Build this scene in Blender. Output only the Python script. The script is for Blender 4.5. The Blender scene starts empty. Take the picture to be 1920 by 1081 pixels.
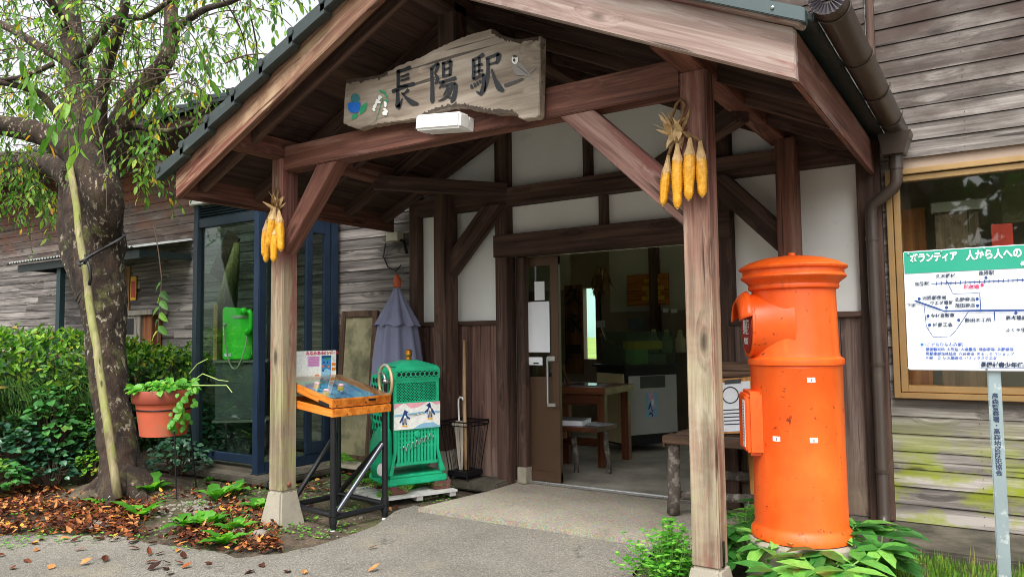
import bpy, bmesh, math, random
from mathutils import Vector as V, Matrix, noise as NZ
RN = random.Random(11)
SC = bpy.context.scene; COL = SC.collection
PI = math.pi
# ---------------------------------------------------------------- camera
CM = ((0.83505700, 0.55003889, -0.01170601), (-0.04467003, 0.04657928, -0.99791531), (-0.54834697, 0.83383907, 0.06346661))
CF, CH = 1389.05, 1.18
def ray(px, py):
    a, b = (px-960)/CF, (py-540.5)/CF
    return V([CM[0][i]*a + CM[1][i]*b + CM[2][i] for i in range(3)])
def at(px, py, Y=None, X=None, Z=None):
    d = ray(px, py)
    t = Y/d.y if Y is not None else X/d.x if X is not None else (Z-CH)/d.z
    return V((d.x*t, d.y*t, d.z*t+CH))
def depth(p): return CM[2][0]*p[0]+CM[2][1]*p[1]+CM[2][2]*(p[2]-CH)
cam = bpy.data.cameras.new('camera'); co = bpy.data.objects.new('camera', cam); COL.objects.link(co)
cam.sensor_width = 36; cam.lens = CF/1920*36; cam.clip_end = 2000; cam.clip_start = .05
mw = Matrix.Identity(4)
for i in range(3):
    mw[i][0] = CM[0][i]; mw[i][1] = -CM[1][i]; mw[i][2] = -CM[2][i]
mw[2][3] = CH
co.matrix_world = mw; SC.camera = co
# ---------------------------------------------------------------- colours and nodes
def lin(h):
    if not isinstance(h, str): return tuple(h)+(1,) if len(h) == 3 else h
    h = h.lstrip('#'); o = []
    for i in (0, 2, 4):
        c = int(h[i:i+2], 16)/255
        o.append(c/12.92 if c <= .04045 else ((c+.055)/1.055)**2.4)
    return tuple(o)+(1,)
class NT:
    def __init__(s, name):
        s.m = bpy.data.materials.new(name); s.m.use_nodes = True; s.t = s.m.node_tree; s.t.nodes.clear()
        s.out = s.n('OutputMaterial')
    def n(s, typ, _ins=None, **kw):
        nd = s.t.nodes.new('ShaderNode'+typ)
        for k, v in kw.items(): setattr(nd, k, v)
        for k, v in (_ins or {}).items(): s.set(nd.inputs[k], v)
        return nd
    def set(s, sock, v):
        if isinstance(v, bpy.types.NodeSocket): s.t.links.new(v, sock)
        elif v is not None: sock.default_value = v
    def math(s, op, a, b=None, c=None, clamp=False):
        nd = s.n('Math', operation=op, use_clamp=clamp)
        for i, v in enumerate((a, b, c)):
            if v is not None: s.set(nd.inputs[i], v)
        return nd.outputs[0]
    def vm(s, op, a, b=None):
        nd = s.n('VectorMath', operation=op); s.set(nd.inputs[0], a)
        if b is not None: s.set(nd.inputs[1], b)
        return nd.outputs[0]
    def mix(s, f, a, b, blend='MIX'):
        nd = s.n('Mix', data_type='RGBA', blend_type=blend); s.set(nd.inputs[0], f); s.set(nd.inputs[6], a); s.set(nd.inputs[7], b)
        return nd.outputs[2]
    def noise(s, vec, scale, detail=3, rough=.55, dist=0):
        nd = s.n('TexNoise', {'Scale': scale, 'Detail': detail, 'Roughness': rough, 'Distortion': dist}); s.set(nd.inputs['Vector'], vec)
        return nd.outputs[0]
    def ramp(s, f, stops):
        nd = s.n('ValToRGB'); s.set(nd.inputs[0], f); r = nd.color_ramp
        while len(r.elements) < len(stops): r.elements.new(.5)
        for e, (p, c) in zip(r.elements, stops): e.position = p; e.color = lin(c)
        return nd.outputs[0]
    def rng(s, v, a, b, c=0., d=1.):
        nd = s.n('MapRange', {0: v, 1: a, 2: b, 3: c, 4: d}); return nd.outputs[0]
    def bump(s, h, st, dist=.01):
        return s.n('Bump', {'Strength': st, 'Distance': dist, 'Height': h}).outputs[0]
    def bsdf(s, col, rough=.7, metal=0, nrm=None, **kw):
        b = s.n('BsdfPrincipled'); s.set(b.inputs['Base Color'], col); s.set(b.inputs['Roughness'], rough); s.set(b.inputs['Metallic'], metal)
        if nrm: s.set(b.inputs['Normal'], nrm)
        for k, v in kw.items(): s.set(b.inputs[k.replace('_', ' ')], v)
        s.t.links.new(b.outputs[0], s.out.inputs[0]); return b
def flat(name, col, rough=.6, metal=0, var=.12, scale=6, bump=.0, dirt=None, **kw):
    t = NT(name); p = t.n('TexCoord').outputs['Object']; n = t.noise(p, scale, 5)
    c = t.mix(1.0, lin(col), t.ramp(n, [(.25, (1-var,)*3), (.75, (1+var,)*3)]), 'MULTIPLY')
    if dirt:
        dc, lo, hi, ds = dirt
        c = t.mix(t.rng(t.noise(p, ds, 6, .65), lo, hi), c, lin(dc))
    nr = t.bump(t.noise(p, scale*8, 4), bump, .004) if bump else None
    t.bsdf(c, t.math('ADD', t.math('MULTIPLY', n, .2), rough-.1), metal, nr, **kw); return t.m
def wood(name, cols, axis='X', island=True, knots=.8, rough=.8, var=.25, peel=(), zfx=(), bump=.35, fine=24, worldz=True):
    """cols dark, mid, light. peel: (colour, noise scale, lo, hi, strength). zfx: (colour, z0, z1, strength, noise lo, hi): colour grows from z0 to z1"""
    t = NT(name); ob = t.n('TexCoord').outputs['Object']
    r = t.n('NewGeometry').outputs['Random Per Island'] if island else t.n('ObjectInfo').outputs['Random']
    off = t.n('CombineXYZ', {0: t.math('MULTIPLY', r, 37.), 1: t.math('MULTIPLY', r, 71.), 2: t.math('MULTIPLY', r, 53.)}).outputs[0]
    p = t.vm('ADD', ob, off)
    def sc(a, c): return t.vm('MULTIPLY', p, {'X': (a, c, c), 'Y': (c, a, c), 'Z': (c, c, a)}[axis])
    # knots bend the grain
    vo = t.n('TexVoronoi', {'Scale': 1.0, 'Randomness': 1.0}); t.set(vo.inputs['Vector'], sc(2.3, 7.)); kd = vo.outputs['Distance']
    bend = t.rng(kd, 0., .35, 1., 0.)
    pv = t.vm('ADD', sc(1.1, fine), t.n('CombineXYZ', {0: t.math('MULTIPLY', bend, 1.2), 1: t.math('MULTIPLY', bend, 1.2), 2: t.math('MULTIPLY', bend, 1.2)}).outputs[0])
    f = t.noise(pv, 1., 7, .65, .4); b = t.noise(sc(.5, 4.5), 1., 3)
    ff = t.noise(sc(2.2, fine*5), 1., 3, .6)
    g = t.math('ADD', t.math('ADD', t.math('MULTIPLY', f, .55), t.math('MULTIPLY', b, .3)), t.math('MULTIPLY', ff, .15))
    c = t.ramp(g, [(.39, cols[0]), (.5, cols[1]), (.6, cols[2])])
    c = t.mix(1., c, t.ramp(r, [(0., (1-var,)*3), (.5, (1,)*3), (1., (1+var,)*3)]), 'MULTIPLY')
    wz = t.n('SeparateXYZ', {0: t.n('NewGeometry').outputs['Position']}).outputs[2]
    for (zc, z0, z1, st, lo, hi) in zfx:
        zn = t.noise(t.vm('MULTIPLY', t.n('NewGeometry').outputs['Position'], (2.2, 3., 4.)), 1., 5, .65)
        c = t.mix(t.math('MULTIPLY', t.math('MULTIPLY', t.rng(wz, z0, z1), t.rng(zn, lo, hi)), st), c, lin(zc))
    if zfx: c = t.mix(.45 if island else 1., c, t.ramp(g, [(.4, (.62,)*3), (.5, (.98,)*3), (.6, (1.2,)*3)]), 'MULTIPLY')
    for (pc, ps, lo, hi, st) in peel:
        pn = t.noise(sc(ps*1.1, ps*9.), 1., 6, .68, .5)
        c = t.mix(t.math('MULTIPLY', t.rng(pn, lo, hi), st), c, lin(pc))
    ck = t.noise(sc(.8, 26.), 1., 2, .5, .2); c = t.mix(t.math('MULTIPLY', t.rng(ck, .665, .69), .75), c, lin('#1d1512'))
    if knots: c = t.mix(t.math('MULTIPLY', t.rng(kd, .07, .15, 1., 0.), knots), c, t.mix(.75, c, lin('#1c120d')))
    t.bsdf(c, rough, 0, t.bump(g, bump, .006), Specular_IOR_Level=.25); return t.m
def leafmat(name, stops, trans=.35, rough=.5, spec=.35):
    t = NT(name); r = t.n('NewGeometry').outputs['Random Per Island']; c = t.ramp(r, stops)
    n = t.noise(t.n('TexCoord').outputs['Object'], 40, 2); c = t.mix(1., c, t.ramp(n, [(.3, (.8,)*3), (.7, (1.15,)*3)]), 'MULTIPLY')
    b = t.n('BsdfPrincipled', {'Base Color': c, 'Roughness': rough, 'Specular IOR Level': spec})
    tr = t.n('BsdfTranslucent', {'Color': t.mix(1., c, lin((1.5, 1.6, .7)), 'MULTIPLY')})
    mx = t.n('MixShader', {0: trans, 1: b.outputs[0], 2: tr.outputs[0]}); t.t.links.new(mx.outputs[0], t.out.inputs[0]); return t.m
def glassmat(name, tint='#ffffff', base=.05, gain=.6):
    t = NT(name); lw = t.n('LayerWeight', {'Blend': .5}); f = t.math('ADD', t.math('MULTIPLY', t.math('POWER', lw.outputs['Facing'], 3.), gain), base, clamp=True)
    tr = t.n('BsdfTransparent', {'Color': lin(tint)}); gl = t.n('BsdfGlossy', {'Color': (1, 1, 1, 1), 'Roughness': .02})
    mx = t.n('MixShader', {0: f, 1: tr.outputs[0], 2: gl.outputs[0]}); t.t.links.new(mx.outputs[0], t.out.inputs[0]); return t.m
# ---------------------------------------------------------------- objects
def tag(o, label=None, cat=None, group=None, kind=None):
    if label: o['label'] = label
    if cat: o['category'] = cat
    if group: o['group'] = group
    if kind: o['kind'] = kind
    return o
BASE = {}
def thing(name, label, cat, loc=(0, 0, 0), group=None):
    o = bpy.data.objects.new(name, None); COL.objects.link(o); o.location = loc; o.empty_display_size = .1
    tag(o, label, cat, group); BASE[o.name] = Matrix.Translation(V(loc)); return o
def link(name, me, mat, parent=None, mx=None, smooth=False):
    o = bpy.data.objects.new(name, me); COL.objects.link(o)
    for m in (mat if isinstance(mat, (list, tuple)) else [mat]): me.materials.append(m)
    mx = mx or Matrix.Identity(4)
    if parent is not None:
        o.parent = parent; o.matrix_parent_inverse = BASE[parent.name].inverted()
    o.matrix_basis = mx
    BASE[o.name] = mx if parent is None else mx
    if smooth: me.polygons.foreach_set('use_smooth', [True]*len(me.polygons)); me.update()
    return o
class MB:
    def __init__(s): s.v = []; s.f = []; s.mi = []; s.cur = 0
    def add(s, vs, fs):
        k = len(s.v); s.v.extend([tuple(p) for p in vs]); s.f.extend([tuple(i+k for i in f) for f in fs]); s.mi.extend([s.cur]*len(fs)); return s
    def box(s, a, b, mx=None):
        x0, y0, z0 = a; x1, y1, z1 = b
        vs = [V((x, y, z)) for x in (x0, x1) for y in (y0, y1) for z in (z0, z1)]
        if mx is not None: vs = [mx @ p for p in vs]
        return s.add(vs, [(0, 1, 3, 2), (4, 6, 7, 5), (0, 4, 5, 1), (2, 3, 7, 6), (0, 2, 6, 4), (1, 5, 7, 3)])
    def bar(s, p0, p1, w, h, up=None):
        return s.box((0, -w/2, -h/2), ((V(p1)-V(p0)).length, w/2, h/2), frame(p0, p1, up))
    def tube(s, pts, rad, n=10, cap=True, wob=0, seed=0):
        pts = [V(p) for p in pts]
        if not hasattr(rad, '__len__'): rad = [rad]*len(pts)
        vs = []; fs = []; last = None
        for i, p in enumerate(pts):
            d = (pts[min(i+1, len(pts)-1)]-pts[max(i-1, 0)])
            d = d.normalized() if d.length > 1e-9 else V((0, 0, 1))
            if last is None:
                u = d.orthogonal().normalized()
            else:
                u = last - d*last.dot(d); u = u.normalized() if u.length > 1e-6 else d.orthogonal().normalized()
            last = u; w = d.cross(u)
            for k in range(n):
                a = 2*PI*k/n; q = u*math.cos(a)+w*math.sin(a); r = rad[i]
                if wob:
                    pq = p+q*r; r *= 1+wob*.8*NZ.noise((p+q*.15)*4+V((seed, 0, 0)))+wob*.4*NZ.noise((p+q*.1)*13+V((0, seed, 0)))
                    if n >= 30: r -= .012*abs(NZ.noise(V((pq.x*16, pq.y*16, pq.z*5))))+.008*abs(NZ.noise(V((pq.x*45, pq.y*45, pq.z*18))))
                vs.append(p+q*r)
        for i in range(len(pts)-1):
            for k in range(n): fs.append((i*n+k, i*n+(k+1) % n, (i+1)*n+(k+1) % n, (i+1)*n+k))
        if cap: fs += [tuple(range(n-1, -1, -1)), tuple((len(pts)-1)*n+k for k in range(n))]
        return s.add(vs, fs)
    def lathe(s, prof, n=32, c=(0, 0, 0), mx=None, close=True):
        vs = []; fs = []; m = len(prof)
        for (r, z) in prof:
            for k in range(n):
                a = 2*PI*k/n; p = V((r*math.cos(a), r*math.sin(a), z)); vs.append((mx @ p) if mx is not None else p+V(c))
        for i in range(m-1):
            for k in range(n): fs.append((i*n+k, i*n+(k+1) % n, (i+1)*n+(k+1) % n, (i+1)*n+k))
        if close: fs += [tuple(range(n-1, -1, -1)), tuple((m-1)*n+k for k in range(n))]
        return s.add(vs, fs)
    def prism(s, out, d, mx=None):
        """out: 2-D outline (a, b) -> local x, z; extruded along local y from 0 to d"""
        n = len(out); vs = [V((a, 0, b)) for a, b in out]+[V((a, d, b)) for a, b in out]
        if mx is not None: vs = [mx @ p for p in vs]
        return s.add(vs, [tuple(range(n)), tuple(range(2*n-1, n-1, -1))]+[(i, i+n, (i+1) % n+n, (i+1) % n) for i in range(n)])
    def sphere(s, c, r, n=12, m=8, sc=(1, 1, 1)):
        pr = [(max(1e-4, math.sin(PI*i/m))*r, -math.cos(PI*i/m)*r) for i in range(m+1)]
        return s.lathe(pr, n, mx=Matrix.Translation(V(c)) @ Matrix.Diagonal((*sc, 1)))
    def build(s, name, mat, parent=None, smooth=False, mx=None, bevel=0, fix=True, auto=None):
        me = bpy.data.meshes.new(name); me.from_pydata(s.v, [], s.f); me.polygons.foreach_set('material_index', s.mi); me.update()
        if fix or bevel:
            bm = bmesh.new(); bm.from_mesh(me)
            if fix: bmesh.ops.recalc_face_normals(bm, faces=bm.faces)
            if bevel: bmesh.ops.bevel(bm, geom=[e for e in bm.edges if len(e.link_faces) == 2 and e.calc_face_angle(0) > .5], offset=bevel, segments=2, affect='EDGES', clamp_overlap=True)
            bm.to_mesh(me); bm.free()
        o = link(name, me, mat, parent, mx, smooth)
        if auto:
            me.polygons.foreach_set('use_smooth', [True]*len(me.polygons))
            bm = bmesh.new(); bm.from_mesh(me)
            for e in bm.edges: e.smooth = not (len(e.link_faces) == 2 and e.calc_face_angle(0) > auto)
            bm.to_mesh(me); bm.free()
        return o
def frame(p0, p1, up=None):
    p0, p1 = V(p0), V(p1); x = (p1-p0).normalized(); up = V(up) if up is not None else (V((0, 1, 0)) if abs(x.z) > .95 else V((0, 0, 1)))
    y = up.cross(x).normalized(); z = x.cross(y)
    m = Matrix.Identity(4)
    for i in range(3): m[i][0], m[i][1], m[i][2], m[i][3] = x[i], y[i], z[i], p0[i]
    return m
def timber(name, p0, p1, w, h, mat, parent, up=None, bevel=.005, cuts=True):
    """a sawn timber whose grain runs along its own X axis"""
    L = (V(p1)-V(p0)).length; b = MB(); b.box((0, -w/2, -h/2), (L, w/2, h/2))
    return b.build(name, mat, parent, mx=frame(p0, p1, up), bevel=bevel)
def copy_tree(o, parent=None):
    c = o.copy(); COL.objects.link(c); c.parent = parent
    if o.name in BASE: BASE[c.name] = BASE[o.name]
    for ch in list(o.children): copy_tree(ch, c)
    return c
def text(body, size, mat, parent, mx, name='lettering', off=0., ext=.0006, align='CENTER', sx=1., ls=1., cs=1.):
    cu = bpy.data.curves.new(name, 'FONT'); cu.body = body; cu.size = size; cu.align_x = align; cu.align_y = 'CENTER'
    cu.offset = off; cu.extrude = ext; cu.space_line = ls; cu.space_character = cs; cu.resolution_u = 4
    o = bpy.data.objects.new('tmp', cu); COL.objects.link(o); bpy.context.view_layer.update()
    me = bpy.data.meshes.new_from_object(o.evaluated_get(bpy.context.evaluated_depsgraph_get()))
    bpy.data.objects.remove(o); bpy.data.curves.remove(cu); me.name = name; me.materials.clear()
    if sx != 1: me.transform(Matrix.Diagonal((sx, 1, 1, 1)))
    return link(name, me, mat, parent, mx)
def facing(p, nx, ny, nz=0., up=(0, 0, 1)):
    """frame at p whose local z is the outward normal and local y is up (for text and pictures)"""
    z = V((nx, ny, nz)).normalized(); x = V(up).cross(z).normalized(); y = z.cross(x); m = Matrix.Identity(4)
    for i in range(3): m[i][0], m[i][1], m[i][2], m[i][3] = x[i], y[i], z[i], p[i]
    return m
def leaf(b, p, d, nrm, L, W, droop=.25, fold=.25):
    p = V(p); d = V(d).normalized(); s = d.cross(V(nrm)); s = s.normalized() if s.length > 1e-4 else d.orthogonal().normalized(); n = s.cross(d)
    def pt(t, w):
        c = p+d*(L*t)-n*(L*droop*t*t); return c-s*w+n*fold*abs(w), c, c+s*w+n*fold*abs(w)
    l1, m1, r1 = pt(.3, W*.5); l2, m2, r2 = pt(.68, W*.42); tip = p+d*L-n*L*droop
    b.add([p, l1, m1, r1, l2, m2, r2, tip], [(0, 2, 1), (0, 3, 2), (1, 2, 5, 4), (2, 3, 6, 5), (4, 5, 7), (5, 6, 7)])
def rv(): 
    while 1:
        v = V((RN.uniform(-1, 1), RN.uniform(-1, 1), RN.uniform(-1, 1)))
        if .05 < v.length < 1: return v.normalized()
U = RN.uniform
# ---------------------------------------------------------------- materials
RED = dict(cols=('#47312a', '#70493d', '#8b6353'), island=False, knots=.7, var=.12, rough=.7)
m_beam = wood('stained_timber', **RED, peel=[('#9c7f76', 1.1, .55, .68, .5), ('#3f2b27', .8, .55, .68, .5)])
m_dark = wood('dark_timber', ('#30241f', '#4c3931', '#624c42'), island=False, knots=.5, var=.15)
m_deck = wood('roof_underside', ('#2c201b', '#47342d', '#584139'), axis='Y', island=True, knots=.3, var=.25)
m_post = wood('weathered_post', ('#6a4a42', '#8a6257', '#9f7d70'), island=False, knots=.9, var=.05,
              zfx=[('#94866f', 1.8, 1.05, .95, .1, .5), ('#a99d86', 1.5, .9, .8, .38, .6), ('#858a4c', 1.3, .4, .6, .48, .62)], peel=[('#80463d', .8, .53, .6, .7), ('#b9ae99', 1.3, .55, .64, .5), ('#665f4d', .6, .55, .66, .6)])
m_postL = wood('mossy_post', ('#5f4038', '#7d544b', '#936b60'), island=False, knots=.9, var=.05,
              zfx=[('#8f8069', 1.72, 1.6, .95, .0, .3), ('#a2967e', 1.5, .9, .8, .38, .6), ('#838a45', 1.2, .3, .8, .42, .58)], peel=[('#7c4640', .8, .54, .62, .7), ('#b3a993', 1.2, .56, .66, .5), ('#5f5a44', .6, .53, .66, .6)])
m_fasL = wood('weathered_fascia', ('#5a3d34', '#8f6d58', '#ab8d70'), island=False, knots=.7, var=.05, peel=[('#6d3a33', .7, .5, .6, .85), ('#a9a67a', .5, .5, .6, .7), ('#c0a584', 1., .56, .64, .6)])
m_fasR = wood('bleached_fascia', ('#74625a', '#988279', '#aea197'), island=False, knots=.9, var=.05, peel=[('#80423b', .8, .56, .63, .8), ('#c4b5ac', 1.1, .54, .64, .6), ('#6b544e', .7, .54, .66, .6)])
m_brace = wood('worn_brace', ('#5b403a', '#8b6a60', '#a3857b'), island=False, knots=.9, var=.1, peel=[('#6d3d37', .8, .5, .6, .8), ('#b59b92', 1.2, .55, .64, .7)])
m_sidL = wood('grey_siding', ('#484340', '#6e6864', '#8f8983'), knots=.8, var=.22, zfx=[('#5e4436', 2.2, 3., .95, .1, .5), ('#8a4e30', 2.3, 2.85, .6, .45, .6)])
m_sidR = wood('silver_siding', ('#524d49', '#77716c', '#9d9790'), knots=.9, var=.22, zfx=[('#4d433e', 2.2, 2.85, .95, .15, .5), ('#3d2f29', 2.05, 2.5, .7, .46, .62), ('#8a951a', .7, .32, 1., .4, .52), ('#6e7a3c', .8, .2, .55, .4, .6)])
m_wains = wood('wainscot_boards', ('#46332d', '#6d5249', '#82675c'), axis='Z', knots=.8, var=.22, zfx=[('#8a7c70', .55, .05, .7, .3, .65)])
m_wainsR = wood('grey_wainscot_boards', ('#453832', '#6a5850', '#857369'), axis='Z', knots=.9, var=.25, zfx=[('#94846f', .6, .05, .8, .3, .65)])
def plaster():
    t = NT('plaster'); p = t.n('TexCoord').outputs['Object']; n = t.noise(p, 1.3, 5, .6); c = t.ramp(n, [(.3, '#e4e4df'), (.7, '#f2f2ee')])
    c = t.mix(t.rng(t.noise(p, 2.6, 6, .7), .6, .7, 0., .3), c, lin('#b9a890'))
    t.bsdf(c, .9, 0, t.bump(t.noise(p, 90, 3), .12, .004)); return t.m
m_plaster = plaster()
m_conc = flat('concrete', '#a29a88', .9, var=.16, scale=5, bump=.4, dirt=('#6b6656', .5, .75, 3))
m_foot = flat('footing_concrete', '#968f80', .9, var=.12, scale=7, bump=.35, dirt=('#7d7867', .52, .72, 9))
m_found = flat('stained_foundation', '#5d564a', .95, var=.35, scale=4, bump=.6, dirt=('#2b2a1f', .42, .62, 2.3))
def slab():
    t = NT('exposed_aggregate'); p = t.n('TexCoord').outputs['Object']
    v = t.n('TexVoronoi', {'Scale': 130.}); t.set(v.inputs['Vector'], p)
    c = t.mix(.5, t.ramp(t.noise(p, 1.6, 6, .6), [(.3, '#827b6c'), (.7, '#9d9585')]), v.outputs['Color'], 'SOFT_LIGHT')
    c = t.mix(t.rng(t.noise(p, 2.2, 6, .7), .6, .72, 0., .5), c, lin('#6f6a5a'))
    t.bsdf(c, .9, 0, t.bump(v.outputs['Distance'], .35, .004)); return t.m
m_slab = slab()
def asphalt():
    t = NT('old_asphalt'); p = t.n('TexCoord').outputs['Object']
    v = t.n('TexVoronoi', {'Scale': 170.}); t.set(v.inputs['Vector'], p)
    n = t.noise(p, .9, 6, .6); c = t.ramp(n, [(.3, '#625f57'), (.7, '#817c72')])
    sp = t.n('SeparateColor', {0: v.outputs['Color']}).outputs[0]
    c = t.mix(1., c, t.ramp(sp, [(0., (.6,)*3), (.5, (.95,)*3), (.9, (1.15,)*3), (1., (1.6,)*3)]), 'MULTIPLY')
    c = t.mix(t.rng(t.noise(p, 3.4, 6, .75), .6, .66, 0., .75), c, lin('#3f3c37'))
    c = t.mix(t.rng(t.noise(p, 2.1, 4, .6), .6, .8, 0., .5), c, lin('#8b8069'))
    ce = t.n('TexVoronoi', {'Scale': .55}, feature='DISTANCE_TO_EDGE'); t.set(ce.inputs['Vector'], t.vm('ADD', p, t.vm('MULTIPLY', t.n('TexNoise', {'Scale': 3., 'Detail': 5.}).outputs['Color'], (.5, .5, .5))))
    c = t.mix(t.math('MULTIPLY', t.rng(ce.outputs['Distance'], .0, .006, 1., 0.), .18), c, lin('#2f2c28'))
    t.bsdf(c, .92, 0, t.bump(t.math('ADD', v.outputs['Distance'], t.noise(p, 60, 3)), .5, .005)); return t.m
m_asph = asphalt()
def soil():
    t = NT('soil'); p = t.n('TexCoord').outputs['Object']
    c = t.ramp(t.noise(p, 7, 7, .7), [(.3, '#2c241c'), (.5, '#4c4032'), (.7, '#6b5d4a')])
    c = t.mix(t.rng(t.noise(p, 1.7, 6, .7), .5, .64, 0., .75), c, lin('#4a5427'))
    c = t.mix(t.rng(t.noise(p, 45, 3, .7), .6, .7, 0., .6), c, lin('#8b8375'))
    t.bsdf(c, .95, 0, t.bump(t.noise(p, 30, 6, .7), .9, .02)); return t.m
m_soil = soil()
m_tile = flat('roof_tile', '#2f3938', .5, var=.25, scale=9, bump=.25, dirt=('#5c6a55', .6, .75, 6))
m_metal_green = flat('green_flashing', '#4a5757', .5, .3, var=.12, scale=4)
m_gutter = flat('brown_gutter', '#3f352e', .35, var=.2, scale=5, dirt=('#59603a', .62, .8, 5))
m_booth = flat('booth_frame_paint', '#26323a', .4, .2, var=.15)
m_boothb = flat('booth_blue_paint', '#223349', .45, .2, var=.2)
m_black = flat('black_paint', '#15161a', .35, var=.2)
m_blackmetal = flat('black_wire', '#18161a', .5, .4)
m_white = flat('white_plastic', '#f0f0ee', .35, var=.03)
m_paper = flat('paper', '#e8ebf0', .7, var=.04)
m_glass = glassmat('window_glass', '#e6eeea', .04, .5)
m_glassg = glassmat('green_glass', '#e2eee8', .05, .45)
m_alu = flat('bronze_aluminium', '#5a4434', .4, .5, var=.08)
m_alub = flat('gold_aluminium', '#a8895c', .38, .55, var=.08)
m_steel = flat('brushed_steel', '#c8c8c6', .3, .9, var=.05)
m_galv = flat('galvanised_steel', '#9fb0b3', .45, .55, var=.1, scale=5, dirt=('#c9d4d3', .55, .62, 16))
# ================================================================ setting
def struct(name, b, mat, **k):
    o = b.build(name, mat, **k); o['kind'] = 'structure'; return o
def poly(pts, z): 
    b = MB(); b.add([(x, y, z) for x, y in pts], [tuple(range(len(pts)))]); return b
def ground():
    b = MB(); n = 90
    xs = [-400, -150, -60, -25]+[-13+.25*i for i in range(n)]+[12, 25, 60, 150, 400]; ys = [-400, -150, -60, -20, -6, -2]+[.5+.25*i for i in range(20)]+[6.5, 12, 25, 60, 150, 400]
    def h(x, y):
        z = -.045
        if x < -3.3 and 2.2 < y < 4.9:
            z += (.008*NZ.noise(V((x*3, y*3, 0)))+.024)*max(0, min(1, (y-2.55)/.5))
            z += .14*math.exp(-((x+5.85)**2+(y-3.3)**2)/.12) + .22*min(1, max(0, (-6.55-x)/.8))*min(1, max(0, (y-2.5)/.8))
        if x > -1.55 and 2.9 < y < 4.86: z += .085*min(1, (x+1.55)/.3)+.02*NZ.noise(V((x*4, y*4, 0)))
        return z
    for y in ys:
        for x in xs: b.v.append((x, y, h(x, y)))
    m = len(xs)
    for j in range(len(ys)-1):
        for i in range(m-1): b.f.append((j*m+i, j*m+i+1, (j+1)*m+i+1, (j+1)*m+i)); b.mi.append(0)
    return b
o = struct('ground', ground(), m_soil, smooth=True, fix=False)
edge = [(-30, 1.0), (-14., 1.15), (-9, 1.5), (-7.2, 1.62), (-5.6, 1.95)]
for px, py in ((60, 1003), (130, 1000), (215, 1004), (300, 1020), (380, 1032), (450, 1044), (520, 1040), (590, 1022), (640, 1004), (700, 985), (750, 968), (783, 956)):
    p = at(px, py, Z=-.02); edge.append((p.x+U(-.03, .03), p.y+U(-.03, .03)))
edge += [(-3.2, 3.9), (-1.62, 3.9), (-1.6, 3.5), (-1.3, 3.12), (-1.28, 2.9), (-.95, 2.86), (-.6, 2.7), (3, 2.6), (30, 2.5), (30, -9), (-30, -9)]
e2_ = []
for i, (x, y) in enumerate(edge):
    x2, y2 = edge[(i+1) % len(edge)]; n_ = max(1, int(math.hypot(x2-x, y2-y)/.05)) if -7.5 < x < -3.2 and y > 1.4 and x2 > x else 1
    for k in range(n_):
        t_ = k/n_; px_, py_ = x+(x2-x)*t_, y+(y2-y)*t_; f_ = .1 if n_ > 1 else 0
        e2_.append((px_+f_*.2*NZ.noise(V((px_*7, py_*7, 1)))+U(-.012, .012)*(f_ > 0), py_+f_*.35*NZ.noise(V((px_*5, py_*5, 5)))+U(-.012, .012)*(f_ > 0)))
edge = e2_
ab = MB(); ab.add([(x, y, .022 if y > 3.7 else -.02) for x, y in edge], [tuple(range(len(edge)))])
struct('asphalt_forecourt', ab, m_asph, fix=False)
b = MB(); so = [at(783, 955, Z=.06), at(1220, 1022, Z=.04)]
b.prism([(-3.3, 3.84), (-2.4, 3.86), (-1.25, 3.86), (-1.25, 4.88), (-3.19, 4.88), (-3.2, 4.5)], .045, Matrix(((1, 0, 0, 0), (0, 0, 1, 0), (0, 1, 0, 0), (0, 0, 0, 1))))
struct('porch_slab', b, m_slab, bevel=.006)
b = MB()
b.box((-3.86, 4.62, 0), (-3.2, 4.87, .075)); b.box((-1.25, 4.3, 0), (2.5, 4.872, .085)); b.box((-6.6, 3.9, 0), (-4.9, 4.97, .055)); b.box((-4.88, 4.72, 0), (-3.9, 4.97, .05))
o = struct('foundation_ledge', b, m_found, bevel=.012)
# ---------------------------------------------------------------- distant hills behind the station
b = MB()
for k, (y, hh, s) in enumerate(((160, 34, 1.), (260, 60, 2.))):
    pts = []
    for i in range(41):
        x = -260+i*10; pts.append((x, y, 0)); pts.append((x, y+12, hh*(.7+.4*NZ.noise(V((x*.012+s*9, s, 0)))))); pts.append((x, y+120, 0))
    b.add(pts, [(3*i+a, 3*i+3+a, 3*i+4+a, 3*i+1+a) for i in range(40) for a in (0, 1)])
struct('hills', b, flat('hazy_hill', '#6f8f86', .95, var=.3, scale=.05), smooth=True)  # pale blue-green base colour stands in for haze over the distance
b = MB(); b.add([(-300, 9, .02), (200, 9, .02), (200, 158, .5), (-300, 158, .5)], [(0, 1, 2, 3)])
struct('meadow', b, flat('meadow_grass', '#6f8a3a', .95, var=.3, scale=.3))
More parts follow.
